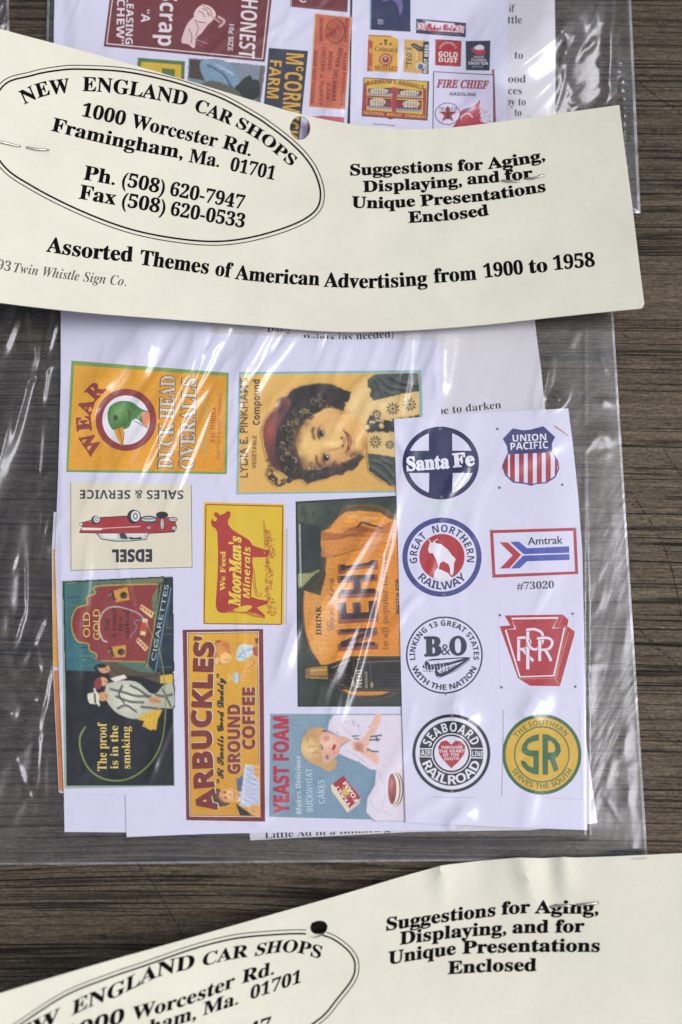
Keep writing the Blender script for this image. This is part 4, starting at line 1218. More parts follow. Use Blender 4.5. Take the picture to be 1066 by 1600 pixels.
a.poly([(160, 332), (178, 300), (205, 290), (380, 280), (408, 282), (330, 330), (290, 345), (250, 340), (190, 345)], DN, False); a.poly([(185, 300), (370, 286), (300, 306), (200, 318)], WHITE)
a.poly([(222, 350), (250, 325), (390, 286), (404, 288), (320, 350), (262, 378), (232, 380)], DN); a.poly([(236, 348), (260, 332), (370, 300), (290, 345), (250, 362)], WHITE)
for k in range(16): a.line([(170 + k * 8, 305 + (k % 3) * 8), (176 + k * 8, 340 + (k % 4) * 6)], 3, DN if k % 2 else WHITE)
for q in ([(240, 388), (330, 350), (400, 296)], [(165, 350), (215, 352)], [(250, 355), (330, 318)], [(200, 322), (300, 312)]): a.line(q, 3, DN)
a.sub('lettering')
a.TC('LINKING 13 GREAT STATES', 273, 270, 148, 189, -9, 27, DN, 'nb', 0.01); a.TC('WITH THE NATION', 273, 270, 176, 201, 338, 28, DN, 'nb', 0.01)
a.T('B', 175, 273, 256, 271, 92, DN, 'sb', 0.04); a.T('&', 258, 270, 304, 268, 58, DN, 'nb'); a.T('O', 302, 268, 384, 266, 88, DN, 'sb', 0.035)
a.ad('keystone_emblem')
KR = (172, 48, 56)
a.poly([(577, 70), (870, 65), (900, 92), (893, 124), (933, 152), (856, 427), (705, 425), (645, 386), (552, 125), (606, 120)], KR)
for q in ([(870, 68), (852, 118), (893, 124)], [(893, 126), (832, 388), (650, 390)], [(832, 390), (856, 425)], [(834, 394), (900, 155)]): a.line(q, 3, (206, 140, 110))
a.line([(612, 86), (848, 82), (820, 134), (880, 130), (826, 374), (654, 380), (582, 142), (632, 137)], 9, (222, 216, 232), closed=True)
for q in ([(548, 70), (552, 440)], [(545, 440), (930, 445)], [(925, 60), (940, 440)]): a.line(q, 1.6, (196, 194, 214))
a.view(610, 940, 3.23); pins((553, 68), (920, 61), (561, 432), (933, 429))
a.sub('monogram')
WH = (222, 216, 232)
def stroke(p, wd, sm=True): a.line(p, wd + 6, KR, sm); a.line(p, wd, WH, sm)
stroke([(648, 178), (648, 300)], 15, False); stroke([(642, 184), (680, 182), (704, 196), (700, 226), (672, 240), (650, 238)], 13); stroke([(668, 240), (692, 270), (722, 300)], 14)
stroke([(694, 138), (694, 342)], 16, False); stroke([(688, 142), (730, 140), (764, 158), (770, 196), (744, 236), (722, 240), (704, 226), (690, 196)], 13)
stroke([(754, 178), (754, 300)], 15, False); stroke([(740, 186), (796, 184), (818, 206), (800, 238), (762, 244)], 13); stroke([(782, 244), (798, 270), (812, 300)], 14)
a.ad('heart_emblem')
BKK = (32, 32, 38)
a.line([(215, 985), (330, 990), (432, 988)], 3, (170, 170, 184), True)
a.oval(308, 766, 197, 198, BKK, k=72); a.oval(308, 766, 181, 182, (218, 216, 232), k=72); a.oval(308, 766, 163, 164, BKK, k=72)
a.poly([(140, 740), (476, 738), (476, 792), (140, 785)], (218, 216, 232)); a.poly([(150, 746), (468, 744), (468, 786), (150, 780)], BKK)
a.oval(308, 766, 101, 102, (218, 216, 232), k=56); a.oval(308, 766, 95, 96, BKK, k=56); a.oval(308, 766, 86, 87, (218, 216, 232), k=56)
pins((312, 574), (312, 958))
a.sub('heart')
a.poly([(308, 842), (268, 800), (246, 768), (242, 732), (258, 706), (284, 700), (308, 722), (330, 702), (358, 704), (378, 728), (374, 768), (346, 806)], (172, 44, 54))
a.sub('lettering')
a.TC('SEABOARD', 308, 766, 110, 162, 20, 46, (222, 220, 232)); a.TC('RAILROAD', 308, 766, 156, 199, 341, 46, (222, 220, 232)); a.T('AIR', 154, 777, 205, 777, 27, (222, 220, 232)); a.T('LINE', 413, 780, 467, 781, 27, (222, 220, 232))
for s, x0, x1, y in (('THROUGH', 256, 362, 744), ('THE HEART', 246, 373, 763), ('OF THE', 266, 346, 782), ('SOUTH', 272, 346, 801)): a.T(s, x0, y, x1, y - 2, 15, (226, 216, 226))
a.ad('round_letters_emblem')
GR = (50, 100, 60); YW = (208, 168, 44)
a.line([(570, 545), (568, 760), (562, 980)], 3, (110, 120, 110)); a.line([(952, 540), (970, 990)], 2, (176, 176, 186)); a.line([(760, 988), (985, 1000)], 2, (176, 176, 186))
a.oval(765, 771, 200, 203, GR, k=72); a.oval(765, 771, 183, 186, YW, k=72); a.oval(765, 771, 141, 143, GR, k=64); a.oval(765, 771, 134, 136, YW, k=64)
pins((757, 576), (768, 970))
def sect(r0, r1, a0, a1, k=16):
    o_ = [(762 + r1 * math.cos(math.radians(a0 + (a1 - a0) * i / k)), 771 - r1 * math.sin(math.radians(a0 + (a1 - a0) * i / k))) for i in range(k + 1)]
    return o_ + [(762 + r0 * math.cos(math.radians(a1 + (a0 - a1) * i / k)), 771 - r0 * math.sin(math.radians(a1 + (a0 - a1) * i / k))) for i in range(k + 1)]
a.poly([(750, 668), (720, 676), (690, 692), (668, 720), (662, 752), (676, 772), (700, 780), (722, 782), (722, 838), (700, 830), (680, 806), (658, 802), (664, 828), (690, 856), (720, 870), (750, 874), (750, 752), (704, 750), (690, 740), (696, 718), (722, 706), (750, 702)], GR)
a.poly([(768, 668), (800, 672), (832, 690), (856, 722), (862, 756), (846, 782), (832, 790), (850, 848), (826, 862), (806, 800), (796, 798), (796, 874), (768, 874)], GR, holes=[[(796, 700), (796, 762), (826, 760), (834, 746), (828, 722), (814, 706)]])
a.sub('lettering')
a.TC('THE SOUTHERN', 765, 771, 148, 146, 38, 26, GR, 'nb', -0.01); a.TC('SERVES THE SOUTH', 765, 771, 174, 208, 332, 27, GR, 'nb', -0.01)
a.flush()

# ------------------------------------------------------------------ top bag: its sheets
o = thick_sheet('instruction_sheet', [(560, -60), (866, -60), (868, 60), (868, 250), (560, 260)], tI, M_SHEET2,
                'greyish sheet of typed instructions at the right of the top bag, mostly covered', GS)
a = Art(o, tI, mat=M_BLACK)
a.ad('typed_text')
a.view(530, 0, 1.989)
for s, x0, x1, y in (('if', 528, 545, 37), ('little', 505, 568, 72), ('to', 545, 571, 182), ('wood', 500, 580, 256), ('pieces', 480, 568, 292), ('by to', 518, 580, 327), ('to', 545, 566, 360)):
    a.T(s, x0, y, x1, y + 1, 24, (60, 58, 64), 'sb', -0.004)
a.flush()

o = thick_sheet('advert_sheet', [(86, -60), (548, -60), (546, 120), (540, 250), (200, 240), (82, 200)], tA, M_SHEET,
                'white sheet of maroon, navy and orange sideways adverts at the left of the top bag', GS)
a = Art(o, tA)
a.ad('tobacco_advert')
a.view(0, 0, 1.974)
TM = (112, 52, 54); CRM = (220, 212, 218)
a.poly([(350, -90), (846, -60), (838, 2), (817, 191), (320, 143)], TM)
a.poly([(357, -90), (838, -60), (830, 4), (811, 183), (328, 136)], CRM); a.poly([(360, -90), (834, -60), (827, 5), (808, 180), (331, 133)], TM)
a.sub('arm_picture')
a.poly([(560, 128), (575, 80), (595, 55), (612, 42), (614, 22), (640, 20), (660, 42), (656, 62), (640, 78), (624, 100), (606, 118), (600, 148), (580, 136)], (216, 190, 188), True)
a.poly([(598, 48), (606, 28), (622, 16), (640, 16), (658, 28), (666, 46), (656, 62), (636, 68), (612, 64)], (222, 198, 196), True)
for q in ([(582, 88), (592, 110), (590, 134)], [(604, 70), (612, 86), (604, 112)], [(612, 34), (626, 40), (632, 54)], [(624, 26), (638, 34), (644, 50)], [(638, 22), (650, 32), (654, 46)], [(600, 62), (616, 68), (636, 70)]): a.line(q, 2.6, (140, 84, 86), True)
a.line([(625, 12), (650, 48), (680, 70)], 5, (196, 160, 150)); a.line([(672, 50), (692, 66), (676, 84)], 8, (200, 160, 160), True); a.line([(600, 120), (640, 135)], 3, (176, 130, 130)); a.line([(605, 130), (620, 142), (638, 118)], 3, (150, 90, 90))
a.sub('lettering')
a.T('HONEST', 746, -4, 736, 176, 50, CRM, 'nb', -0.005, up=(1, 0.12)); a.T('10¢ SIZE', 708, 75, 703, 156, 15, CRM, 'n', 0.01)
a.T('Scrap', 497, -28, 487, 140, 52, CRM, 'nb'); a.T('“A', 438, 28, 435, 68, 27, CRM); a.T('PLEASING', 392, -30, 387, 136, 22, CRM); a.T('CHEW”', 362, -4, 359, 136, 24, CRM)
a.ad('green_bordered_advert')
a.poly([(425, 178), (571, 189), (566, 300), (420, 290)], (88, 118, 70)); a.poly([(436, 190), (560, 200), (556, 300), (430, 290)], (206, 176, 56)); a.poly([(500, 210), (540, 214), (538, 300), (500, 300)], (92, 116, 60))
a.ad('painter_advert')
a.paint((570, 176, 820, 320), (126, 138, 152), 0.5, 61, 0.7, 0.08)
a.poly([(586, 182), (816, 206), (800, 320), (578, 300)], (126, 138, 152)); a.poly([(586, 182), (622, 186), (640, 250), (582, 240)], (74, 62, 54)); a.poly([(804, 205), (816, 206), (800, 320), (790, 320)], (110, 96, 88))
a.poly([(618, 192), (680, 188), (720, 210), (740, 250), (760, 290), (700, 300), (640, 260)], (122, 152, 176), True); a.line([(640, 200), (690, 230), (720, 280)], 7, (80, 104, 128), True); a.line([(660, 195), (720, 230)], 5, (170, 190, 204))
a.poly([(720, 280), (745, 250), (770, 232), (782, 246), (800, 250), (796, 300), (740, 310)], (48, 54, 50), True); a.poly([(640, 250), (720, 270), (740, 310), (600, 300)], (96, 96, 84), True)
a.finish()
a.ad('farm_machinery_advert')
a.view(380, 0, 5.33)
a.poly([(215, 398), (542, 425), (458, 1240), (140, 1230)], (54, 62, 74))
a.sub('lettering')
YM = (214, 162, 62)
a.TP('MᶜCORMICK', [(362, 440), (330, 880), (310, 1150)], 146, YM, 'nb', 0.0, up=(1, 0.08)); a.T('FARM', 226, 500, 196, 815, 98, YM, 'nb', 0.0, up=(1, 0.08))
a.ad('canned_goods_advert')
a.poly([(592, 108), (905, 142), (852, 915), (545, 892)], (206, 190, 160)); a.poly([(606, 116), (898, 148), (848, 908), (552, 886)], (198, 108, 82))
a.oval(770, 260, 84, 108, (150, 74, 56)); a.oval(768, 258, 72, 96, (186, 92, 64)); a.oval(766, 256, 44, 62, (150, 74, 56)); a.oval(766, 256, 38, 56, (182, 90, 64)); a.line([(600, 362), (880, 385)], 3, (150, 74, 60))
for k in range(26): a.line([(716 + rng.uniform(-40, 90), 190 + rng.uniform(0, 140)), (720 + rng.uniform(-40, 90), 200 + rng.uniform(0, 150))], 3, (140, 66, 52))
a.sub('lettering')
TD = (128, 54, 50)
a.T('CHICKEN', 655, 390, 645, 590, 36, TD); a.T('BONED', 716, 430, 706, 585, 32, TD); a.T('INDIAN FRUIT PUDDING', 592, 410, 560, 860, 30, TD, 'no'); a.T('& TURKEY', 640, 620, 632, 880, 30, TD); a.T('SLICED', 700, 690, 694, 830, 26, TD); a.T('RICHMOND', 640, 150, 636, 345, 26, TD); a.T('ROBBINS', 850, 160, 842, 350, 26, (110, 46, 46), 'nb')
a.TP('DOVER DELAWARE', [(800, 400), (770, 520), (745, 680), (740, 840)], 34, TD, 'nb', 0); a.T('PLUM PUDDINGS', 838, 440, 815, 880, 26, TD)
a.ad('maroon_advert')
a.poly([(392, -300), (890, -300), (868, 102), (394, 56)], TM); a.line([(404, -200), (402, 54)], 5, CRM); a.line([(470, 0), (500, 16), (525, 8)], 10, CRM, True); a.line([(402, 44), (866, 88)], 3, (160, 110, 110))
a.ad('red_advert')
a.poly([(538, 974), (660, 964), (842, 976), (830, 1250), (532, 1240)], (188, 96, 104))
a.flush()

o = thick_sheet('advert_sheet', [(552, -60), (792, -60), (794, 130), (790, 250), (546, 250)], tS, M_SHEET,
                'small white sheet of grocery tin and gasoline adverts in the middle of the top bag', GS)
a = Art(o, tS)
a.view(560, 0, 4.635)
a.ad('salt_advert')
a.poly([(95, -90), (378, -90), (378, 230), (90, 215)], (48, 52, 86)); a.poly([(84, -90), (96, -90), (92, 216), (82, 214)], (130, 160, 180))
a.poly([(196, -60), (300, -20), (322, 60), (300, 110), (286, 40), (240, 0), (180, 10)], (108, 98, 150), True)
for k in range(5): a.line([(140, 140 + k * 8), (176 + (k % 2) * 12, 143 + k * 8)], 3, (190, 190, 206))
for k in range(7): a.line([(300 + k * 9, 100 + k * 14), (316 + k * 9, 84 + k * 14)], 2, (84, 88, 122))
a.ad('cola_advert')
PN = (58, 62, 88)
a.poly([(420, 135), (781, 166), (778, 269), (418, 241)], PN); a.poly([(428, 160), (768, 188), (764, 240), (426, 216)], (222, 214, 228)); a.poly([(480, 152), (700, 170), (690, 190), (500, 172)], (222, 214, 228)); a.line([(426, 216), (764, 240)], 4, (160, 60, 76)); 
PR = (176, 56, 76)
for cx, cy in ((457, 188), (733, 206)): a.oval(cx, cy, 30, 29, PR); a.oval(cx, cy, 24, 23, (226, 216, 230))
a.sub('lettering')
a.T('5', 444, 203, 464, 205, 32, PR); a.T('¢', 464, 196, 474, 196, 18, PR, 'n'); a.T('5', 720, 220, 740, 222, 32, PR); a.T('¢', 740, 212, 750, 213, 18, PR, 'n')
a.T('Pepsi', 486, 214, 598, 222, 44, PR, 'sc', 0.035); a.T('Cola', 612, 220, 704, 226, 44, PR, 'sc', 0.035); a.T('DRINK', 468, 154, 530, 160, 10, (206, 206, 220)); a.line([(486, 222), (540, 206), (620, 214)], 4, PR, True); a.line([(540, 238), (740, 252)], 3, (150, 150, 170))
a.ad('mustard_advert')
a.poly([(72, 254), (245, 262), (290, 285), (284, 526), (64, 515)], (214, 166, 70)); a.poly([(72, 285), (106, 300), (100, 516), (64, 515)], (186, 82, 56)); a.line([(74, 256), (240, 262)], 8, (190, 96, 60))
for x in (162, 198, 234): a.oval(x, 318, 8, 8, (84, 70, 44)); a.line([(x - 12, 322), (x + 12, 316)], 4, (84, 70, 44))
a.oval(198, 296, 12, 12, (84, 70, 44)); a.oval(198, 430, 48, 45, (176, 84, 62)); a.oval(198, 430, 38, 35, (204, 150, 120)); a.oval(198, 432, 24, 22, (120, 74, 66)); a.oval(198, 424, 10, 9, (204, 160, 120)); a.line([(80, 380), (92, 350), (96, 390)], 9, (214, 170, 80), True); a.line([(80, 480), (96, 500)], 8, (214, 170, 80))
a.sub('lettering')
a.T("Colman's", 120, 370, 282, 378, 36, (122, 70, 50), 'sb'); a.T('MUSTARD', 118, 508, 284, 514, 36, (146, 60, 56), 'sb', 0.01)
a.ad('root_beer_advert')
a.poly([(334, 284), (513, 298), (510, 537), (325, 520)], (208, 164, 92)); a.poly([(470, 300), (513, 303), (508, 536), (462, 532)], (60, 64, 74)); a.poly([(380, 318), (408, 312), (440, 330), (475, 345), (478, 372), (440, 372), (400, 345), (384, 335)], (70, 72, 62)); a.line([(400, 328), (450, 356)], 5, (130, 140, 130)); a.oval(444, 478, 34, 30, (206, 200, 170)); a.oval(452, 484, 20, 22, (84, 110, 150)); a.line([(425, 380), (420, 440)], 10, (226, 196, 130))
a.sub('lettering')
a.T("TED'S", 388, 468, 386, 340, 42, (64, 72, 62), 'no'); a.T('ROOT BEER', 498, 528, 510, 322, 27, (224, 220, 216), 'nb'); a.T('DRINK', 358, 500, 356, 460, 14, (84, 60, 50))
a.ad('cleanser_advert')
a.poly([(742, 298), (748, 300), (742, 478), (732, 482)], (70, 80, 74)); a.poly([(558, 286), (743, 298), (736, 483), (558, 472)], (170, 50, 56)); a.line([(558, 286), (743, 298)], 5, (90, 60, 60))
a.sub('lettering')
a.T('GOLD', 580, 410, 719, 417, 38, (230, 220, 220), 'nb', 0.01); a.T('DUST', 582, 447, 719, 454, 31, (230, 220, 220), 'nb', 0.01); a.TC("FAIRBANK'S", 650, 372, 56, 160, 20, 15, (226, 190, 180))
a.ad('tomato_juice_advert')
a.poly([(778, 297), (957, 294), (951, 511), (780, 508)], (56, 58, 72)); a.oval(880, 372, 42, 28, (176, 62, 70)); a.poly([(836, 352), (866, 326), (900, 328), (912, 352), (880, 362)], (212, 206, 214), True); a.oval(830, 360, 12, 18, (140, 80, 80)); a.line([(950, 296), (957, 290)], 6, (190, 90, 80))
a.sub('lettering')
a.T('WILSONS', 942, 448, 796, 446, 22, (206, 204, 214)); a.T('TOMATO', 930, 426, 818, 424, 17, (206, 204, 214)); a.T('JUICE', 912, 406, 836, 404, 14, (206, 204, 214)); a.T('Drink', 905, 478, 820, 478, 12, (160, 160, 176), 'si')
a.ad('cracker_box_advert')
YB = (206, 176, 72); RB = (164, 60, 64)
a.poly([(38, 560), (514, 588), (502, 874), (24, 842)], (70, 74, 70)); a.poly([(44, 566), (500, 592), (490, 866), (30, 836)], YB)
a.poly([(44, 600), (62, 600), (60, 800), (30, 800)], RB); a.poly([(470, 640), (494, 640), (488, 830), (466, 828)], RB); a.poly([(246, 630), (284, 634), (276, 812), (242, 808)], RB); a.poly([(60, 690), (470, 712), (470, 722), (60, 702)], RB)
a.poly([(30, 794), (488, 830), (486, 866), (28, 836)], (168, 56, 62)); a.oval(234, 850, 24, 14, (150, 50, 60))
a.sub('circus_cages')
for q, an in (([(72, 642), (246, 634), (246, 690), (70, 686)], (150, 658, 68, 20)), ([(286, 640), (462, 660), (460, 706), (284, 696)], (370, 672, 70, 20)), ([(66, 706), (242, 716), (242, 792), (64, 778)], (140, 738, 58, 30)), ([(278, 722), (460, 730), (458, 808), (274, 798)], (384, 752, 62, 28))):
    a.poly(q, (142, 52, 58)); x0, y0 = q[3]; x1, y1 = q[2]; a.poly([(x0, y0), (x1, y1), (x1, y1 - 14), (x0, y0 - 14)], (126, 160, 200)); a.poly([q[0], q[1], (q[1][0], q[1][1] + 9), (q[0][0], q[0][1] + 9)], (50, 56, 70))
    cx, cy, rx, ry = an
    a.oval(cx, cy, rx, ry, (206, 190, 166)); a.oval(cx - rx * .7, cy + ry * .4, rx * .25, ry * .6, (206, 190, 166)); a.oval(cx + rx * .6, cy + ry * .5, rx * .2, ry * .6, (196, 176, 150)); a.line([(cx - rx * .5, cy), (cx + rx * .5, cy + ry * .4)], 5, (160, 140, 120))
    for k in range(1, 9): a.line([(q[0][0] + (q[1][0] - q[0][0]) * k / 9, q[0][1] + (q[1][1] - q[0][1]) * k / 9), (x0 + (x1 - x0) * k / 9, y0 + (y1 - y0) * k / 9)], 3, (64, 60, 70))
a.sub('lettering')
a.TP("BARNUM'S ANIMALS", [(66, 618), (180, 604), (300, 614), (470, 648)], 30, (150, 70, 56), 'nb'); a.T('NATIONAL  BISCUIT  COMPANY', 38, 825, 482, 858, 21, (214, 184, 90), 'nb')
a.ad('gasoline_advert')
a.poly([(968, 505), (985, 500), (998, 880), (980, 890)], (166, 84, 96)); a.poly([(542, 516), (982, 540), (986, 1000), (537, 1000)], (60, 62, 70)); a.poly([(549, 522), (975, 546), (978, 1000), (543, 1000)], (210, 206, 232))
a.sub('fire_helmet')
a.poly([(640, 960), (700, 900), (722, 832), (762, 792), (842, 764), (884, 720), (876, 780), (900, 880), (960, 900), (940, 1000), (640, 1000)], grad((730, 160), (186, 84, 100), (735, 205), (160, 44, 54)), True); a.line([(740, 850), (790, 820), (830, 850)], 8, (216, 196, 216), True); a.line([(750, 840), (745, 870)], 4, (214, 190, 210)); a.oval(800, 790, 30, 10, (120, 110, 170), -0.2)
for k in range(30): a.oval(rng.uniform(870, 960), rng.uniform(770, 880), rng.uniform(3, 8), rng.uniform(3, 8), (206, 176, 184) if k % 3 else (176, 96, 104))
a.sub('star_emblem')
a.oval(647, 824, 92, 80, (54, 56, 64)); a.oval(647, 824, 87, 75, (212, 208, 232))
a.poly([(648 + (72 if k % 2 == 0 else 28) * math.cos(math.pi / 2 + k * math.pi / 5), 828 - (66 if k % 2 == 0 else 26) * math.sin(math.pi / 2 + k * math.pi / 5)) for k in range(10)], (176, 52, 62))
a.T('T', 618, 862, 680, 862, 52, (60, 74, 66), 'sb', 0.01); a.T('TEXACO', 583, 800, 716, 800, 24, (52, 52, 60))
a.sub('lettering')
a.T('FIRE CHIEF', 568, 632, 944, 642, 56, (160, 60, 62), 'si', 0.025); a.T('GASOLINE', 661, 690, 852, 697, 24, (60, 60, 70))
a.ad('rule_line')
a.line([(105, 898), (180, 902), (265, 911)], 5, (96, 96, 116)); a.line([(235, 938), (400, 943)], 5, (60, 60, 74))
a.flush()

# ================================================================== header cards
def ridge(x, y, p0, p1, wd, hgt, end=0.25):
    """a soft fold from p0 to p1 (photo grid), wd px wide, hgt metres high, fading at its ends"""
    dx, dy = p1[0] - p0[0], p1[1] - p0[1]
    L = math.hypot(dx, dy)
    t = ((x - p0[0]) * dx + (y - p0[1]) * dy) / L
    d = ((x - p0[0]) * -dy + (y - p0[1]) * dx) / L
    e = np.clip(np.minimum(t, L - t) / (end * L), -1, 1) * 0.5 + 0.5
    return hgt * e * e * np.exp(-(d / wd) ** 2)

def hU(x, y):
    u = (x - 560) / 560
    z = 0.0046 + np.where(u < 0, 0.0150, 0.0095) * np.abs(u) ** 2.1
    z = z + 0.00035 * noise2(x / 1000, y / 1000, 21, 8, 0.6, 1.8)
    for k, q in enumerate((600, 640, 700)):
        z = z + ridge(x, y, (q, 185), (q - 6, 275), 9, 0.00016)
    z = z - 0.0006 * np.exp(-((y - 500) / 30.0) ** 2) * np.exp(-((x - 560) / 200.0) ** 2)
    return z
def hL(x, y):
    u = (x - 800) / 800
    z = 0.0032 + np.where(u < 0, 0.024, 0.0015) * np.abs(u) ** 1.9
    z = z + 0.0035 * sstep(1340, 1560, y)
    z = z + 0.0003 * noise2(x / 1000, y / 1000, 22, 8, 0.6, 1.8)
    for x0, y0, x1, y1, hh, ww in ((688, 1345, 694, 1412, 0.0011, 11), (806, 1335, 838, 1420, 0.0013, 14), (880, 1335, 884, 1385, 0.0008, 9), (850, 1338, 866, 1420, -0.0011, 13), (750, 1340, 752, 1400, -0.0006, 22)):
        z = z + ridge(x, y, (x0, y0 - 30), (x1, y1), ww, hh * 1.25, 0.4)
    # held down under the bag at the right
    return np.maximum(np.where(x > 960, z * 1.0, z), 0.0012)

CU = smooth_open([(-70, 22), (0, 45), (150, 85), (300, 128), (440, 170), (520, 189), (600, 200), (680, 201), (760, 193), (860, 179), (968, 164)], 4) + \
     [(976, 230), (988, 320), (1000, 420), (1007, 474), (1004, 481)] + \
     smooth_open([(1000, 482), (880, 494), (760, 507), (640, 516), (520, 518), (400, 509), (270, 499), (130, 488), (0, 473), (-70, 462)], 4)
HU = [(469 + 16 * math.cos(t), 200 + 18.5 * math.sin(t)) for t in (i * math.pi / 14 for i in range(28))]
c1 = sheet_mesh('header_card', CU, hU, M_CARD, 0.00042, 14, [HU])
tag(c1, 'cream header card covering the top of the middle bag, with a full address oval', 'header card', 'cream header cards stapled to the bags')
KI = (16, 15, 17)
KG = (84, 78, 72)
def oval_border(a, pts, inset):
    q = smooth_closed(pts, 10)
    cx = sum(p[0] for p in q) / len(q); cy = sum(p[1] for p in q) / len(q)
    def ins(k):
        out = []
        for i in range(len(q)):
            t = np.array(q[(i + 1) % len(q)]) - np.array(q[i - 1]); t = t / np.hypot(*t)
            n = np.array([-t[1], t[0]])
            if n[0] * (cx - q[i][0]) + n[1] * (cy - q[i][1]) < 0: n = -n
            out.append(tuple(np.array(q[i]) + n * k))
        return out
    a.line(q, 1.5, (70, 64, 60), closed=True)
    a.line(ins(inset), 2.7, KI, closed=True)

a = Art(c1, hU, 5e-5, M_BLACK, 10)
a.ad('oval_border')
oval_border(a, [(0, 131), (49, 112), (90, 104), (127, 102), (195, 106), (260, 119), (301, 131), (351, 149), (402, 177), (427, 194), (453, 214), (478, 238), (497, 266), (507, 301), (499, 331), (466, 354), (405, 374), (344, 383), (279, 379), (203, 364), (127, 336), (51, 298), (0, 261), (-28, 200)], 6)
a.ad('company_name')
a.TP('NEW', [(38, 163), (70, 150), (110, 144)], 22, KI, 'sb', 0.014)
a.TP('ENGLAND', [(129, 142), (165, 144), (205, 149), (250, 157), (291, 165)], 22, KI, 'sb', 0.014)
a.TP('CAR', [(303, 172), (325, 181), (360, 195)], 19.5, KI, 'sb', 0.014)
a.TP('SHOPS', [(368, 197), (387, 208), (403, 218), (417, 228), (431, 240), (455, 260)], 17, KI, 'sb', 0.014)
a.ad('address_text')
for s, q, h in (('1000', [(127, 181), (194, 196)], 21), ('Worcester', [(204, 198), (338, 230)], 21), ('Rd.', [(347, 231), (391, 244)], 21),
                ('Framingham,', [(80, 204), (180, 228), (285, 248)], 21), ('Ma.', [(295, 253), (342, 261)], 21), ('01701', [(359, 266), (428, 281)], 20.5),
                ('Ph.', [(130, 280), (179, 289)], 22), ('(508)', [(190, 290), (256, 303)], 21), ('620-7947', [(265, 305), (380, 327)], 21),
                ('Fax', [(123, 310), (180, 320)], 22), ('(508)', [(190, 322), (257, 334)], 21), ('620-0533', [(266, 336), (381, 356)], 21)):
    a.TP(s, q, h, KI, 'sb', 0.014)
a.ad('title_text')
for s, q, h in (('Assorted', [(72, 393), (140, 403), (207, 409)], 23.5), ('Themes', [(218, 413), (325, 428)], 23), ('of', [(336, 430), (362, 434)], 23), ('American', [(367, 436), (430, 442), (499, 446)], 22),
                ('Advertising', [(506, 448), (590, 450), (668, 445)], 22), ('from', [(679, 442), (745, 437)], 22), ('1900', [(757, 434), (818, 428)], 21), ('to', [(828, 427), (856, 424)], 22), ('1958', [(866, 422), (930, 416)], 21.5)):
    a.TP(s, q, h, KI, 'sb', 0.018)
a.ad('copyright_text')
a.T('© 1993', -50, 412, 16, 424, 15, (110, 104, 98), 'si', -0.004); a.TP('Twin Whistle Sign Co.', [(21, 425), (110, 437), (197, 447)], 15, (104, 98, 92), 'si', -0.003)
a.ad('suggestions_text')
for s, q in (('Suggestions', [(548, 274), (630, 271), (707, 267)]), ('for', [(716, 267), (755, 265)]), ('Aging,', [(763, 264), (810, 258), (852, 250)]),
             ('Displaying,', [(568, 300), (650, 296), (722, 290)]), ('and', [(731, 288), (781, 284)]), ('for', [(790, 283), (833, 278)]),
             ('Unique', [(550, 324), (600, 325), (649, 322)]), ('Presentations', [(658, 322), (760, 313), (853, 299)]), ('Enclosed', [(639, 348), (700, 344), (764, 336)])):
    a.TP(s, q, 17, KI, 'sb', 0.02)
a.flush()

def wire(name, parent, h, paths, r=0.00027):
    V, F = [], []
    for p in paths:
        q = smooth_open(p, 6)
        px, py, dz = (np.array([v[i] for v in q]) for i in range(3))
        C = world(px, py, h(px, py) + dz)
        k0 = len(V)
        for i in range(len(C)):
            t = C[min(i + 1, len(C) - 1)] - C[max(i - 1, 0)]; t = t / np.linalg.norm(t)
            s_ = np.cross(t, (0, 0, 1)); s_ /= np.linalg.norm(s_); u = np.cross(s_, t)
            rr = r * (0.5 if i in (0, len(C) - 1) else 1)
            for j in range(8): V.append(C[i] + rr * (math.cos(j * math.pi / 4) * s_ + 0.55 * math.sin(j * math.pi / 4) * u))
        for i in range(len(C) - 1):
            for j in range(8):
                b, c = k0 + i * 8 + j, k0 + i * 8 + (j + 1) % 8
                F.append((b, c, c + 8, b + 8))
        F.append(tuple(k0 + j for j in range(7, -1, -1))); F.append(tuple(k0 + (len(C) - 1) * 8 + j for j in range(8)))
    return mesh_obj(name, V, F, M_METAL, parent, smooth=True)
Z = 0.0003
wire('staple', c1, hU, [[(-12, 219, -Z), (-6, 220, Z), (12, 224, Z * 1.5), (33, 229, Z * .6)], [(77, 235, -Z), (74, 234, Z), (58, 233, Z * 1.6), (41, 230, Z * .6)]])
wire('staple', c1, hU, [[(783, 283, -Z), (786, 282, Z), (798, 283, Z * 1.5), (813, 283, Z * .5)], [(851, 274, -Z), (848, 274, Z), (834, 278, Z * 1.6), (821, 279, Z * .5)]])

CLo = smooth_open([(-70, 1575), (0, 1552), (150, 1507), (253, 1478), (400, 1436), (530, 1399), (620, 1372), (688, 1353)], 3) + [(700, 1351), (751, 1345), (800, 1341), (812, 1340), (850, 1341), (882, 1339), (900, 1340), (960, 1338), (1066, 1333), (1130, 1330), (1140, 1690), (-70, 1700)]
HLo = [(495 + 18 * math.cos(t) * math.cos(-0.45) - 12.5 * math.sin(t) * math.sin(-0.45), 1452 + 18 * math.cos(t) * math.sin(-0.45) + 12.5 * math.sin(t) * math.cos(-0.45)) for t in (i * math.pi / 14 for i in range(28))]
c2 = sheet_mesh('header_card', CLo, hL, M_CARD, 0.00045, 13, [HLo])
tag(c2, 'cream header card at the bottom of the photo, with a dented top edge', 'header card', 'cream header cards stapled to the bags')
hLb = lambda x, y: np.maximum(hL(x, y) - 0.0011, 0.0006)
c3 = sheet_mesh('back_panel', [(x + (3 if x < 0 else -3 if x > 1000 else 0), y + 9) for x, y in CLo], hLb, M_CARD, 0.0004, 20, [[(x + 7, y - 6) for x, y in HLo]], parent=c2)
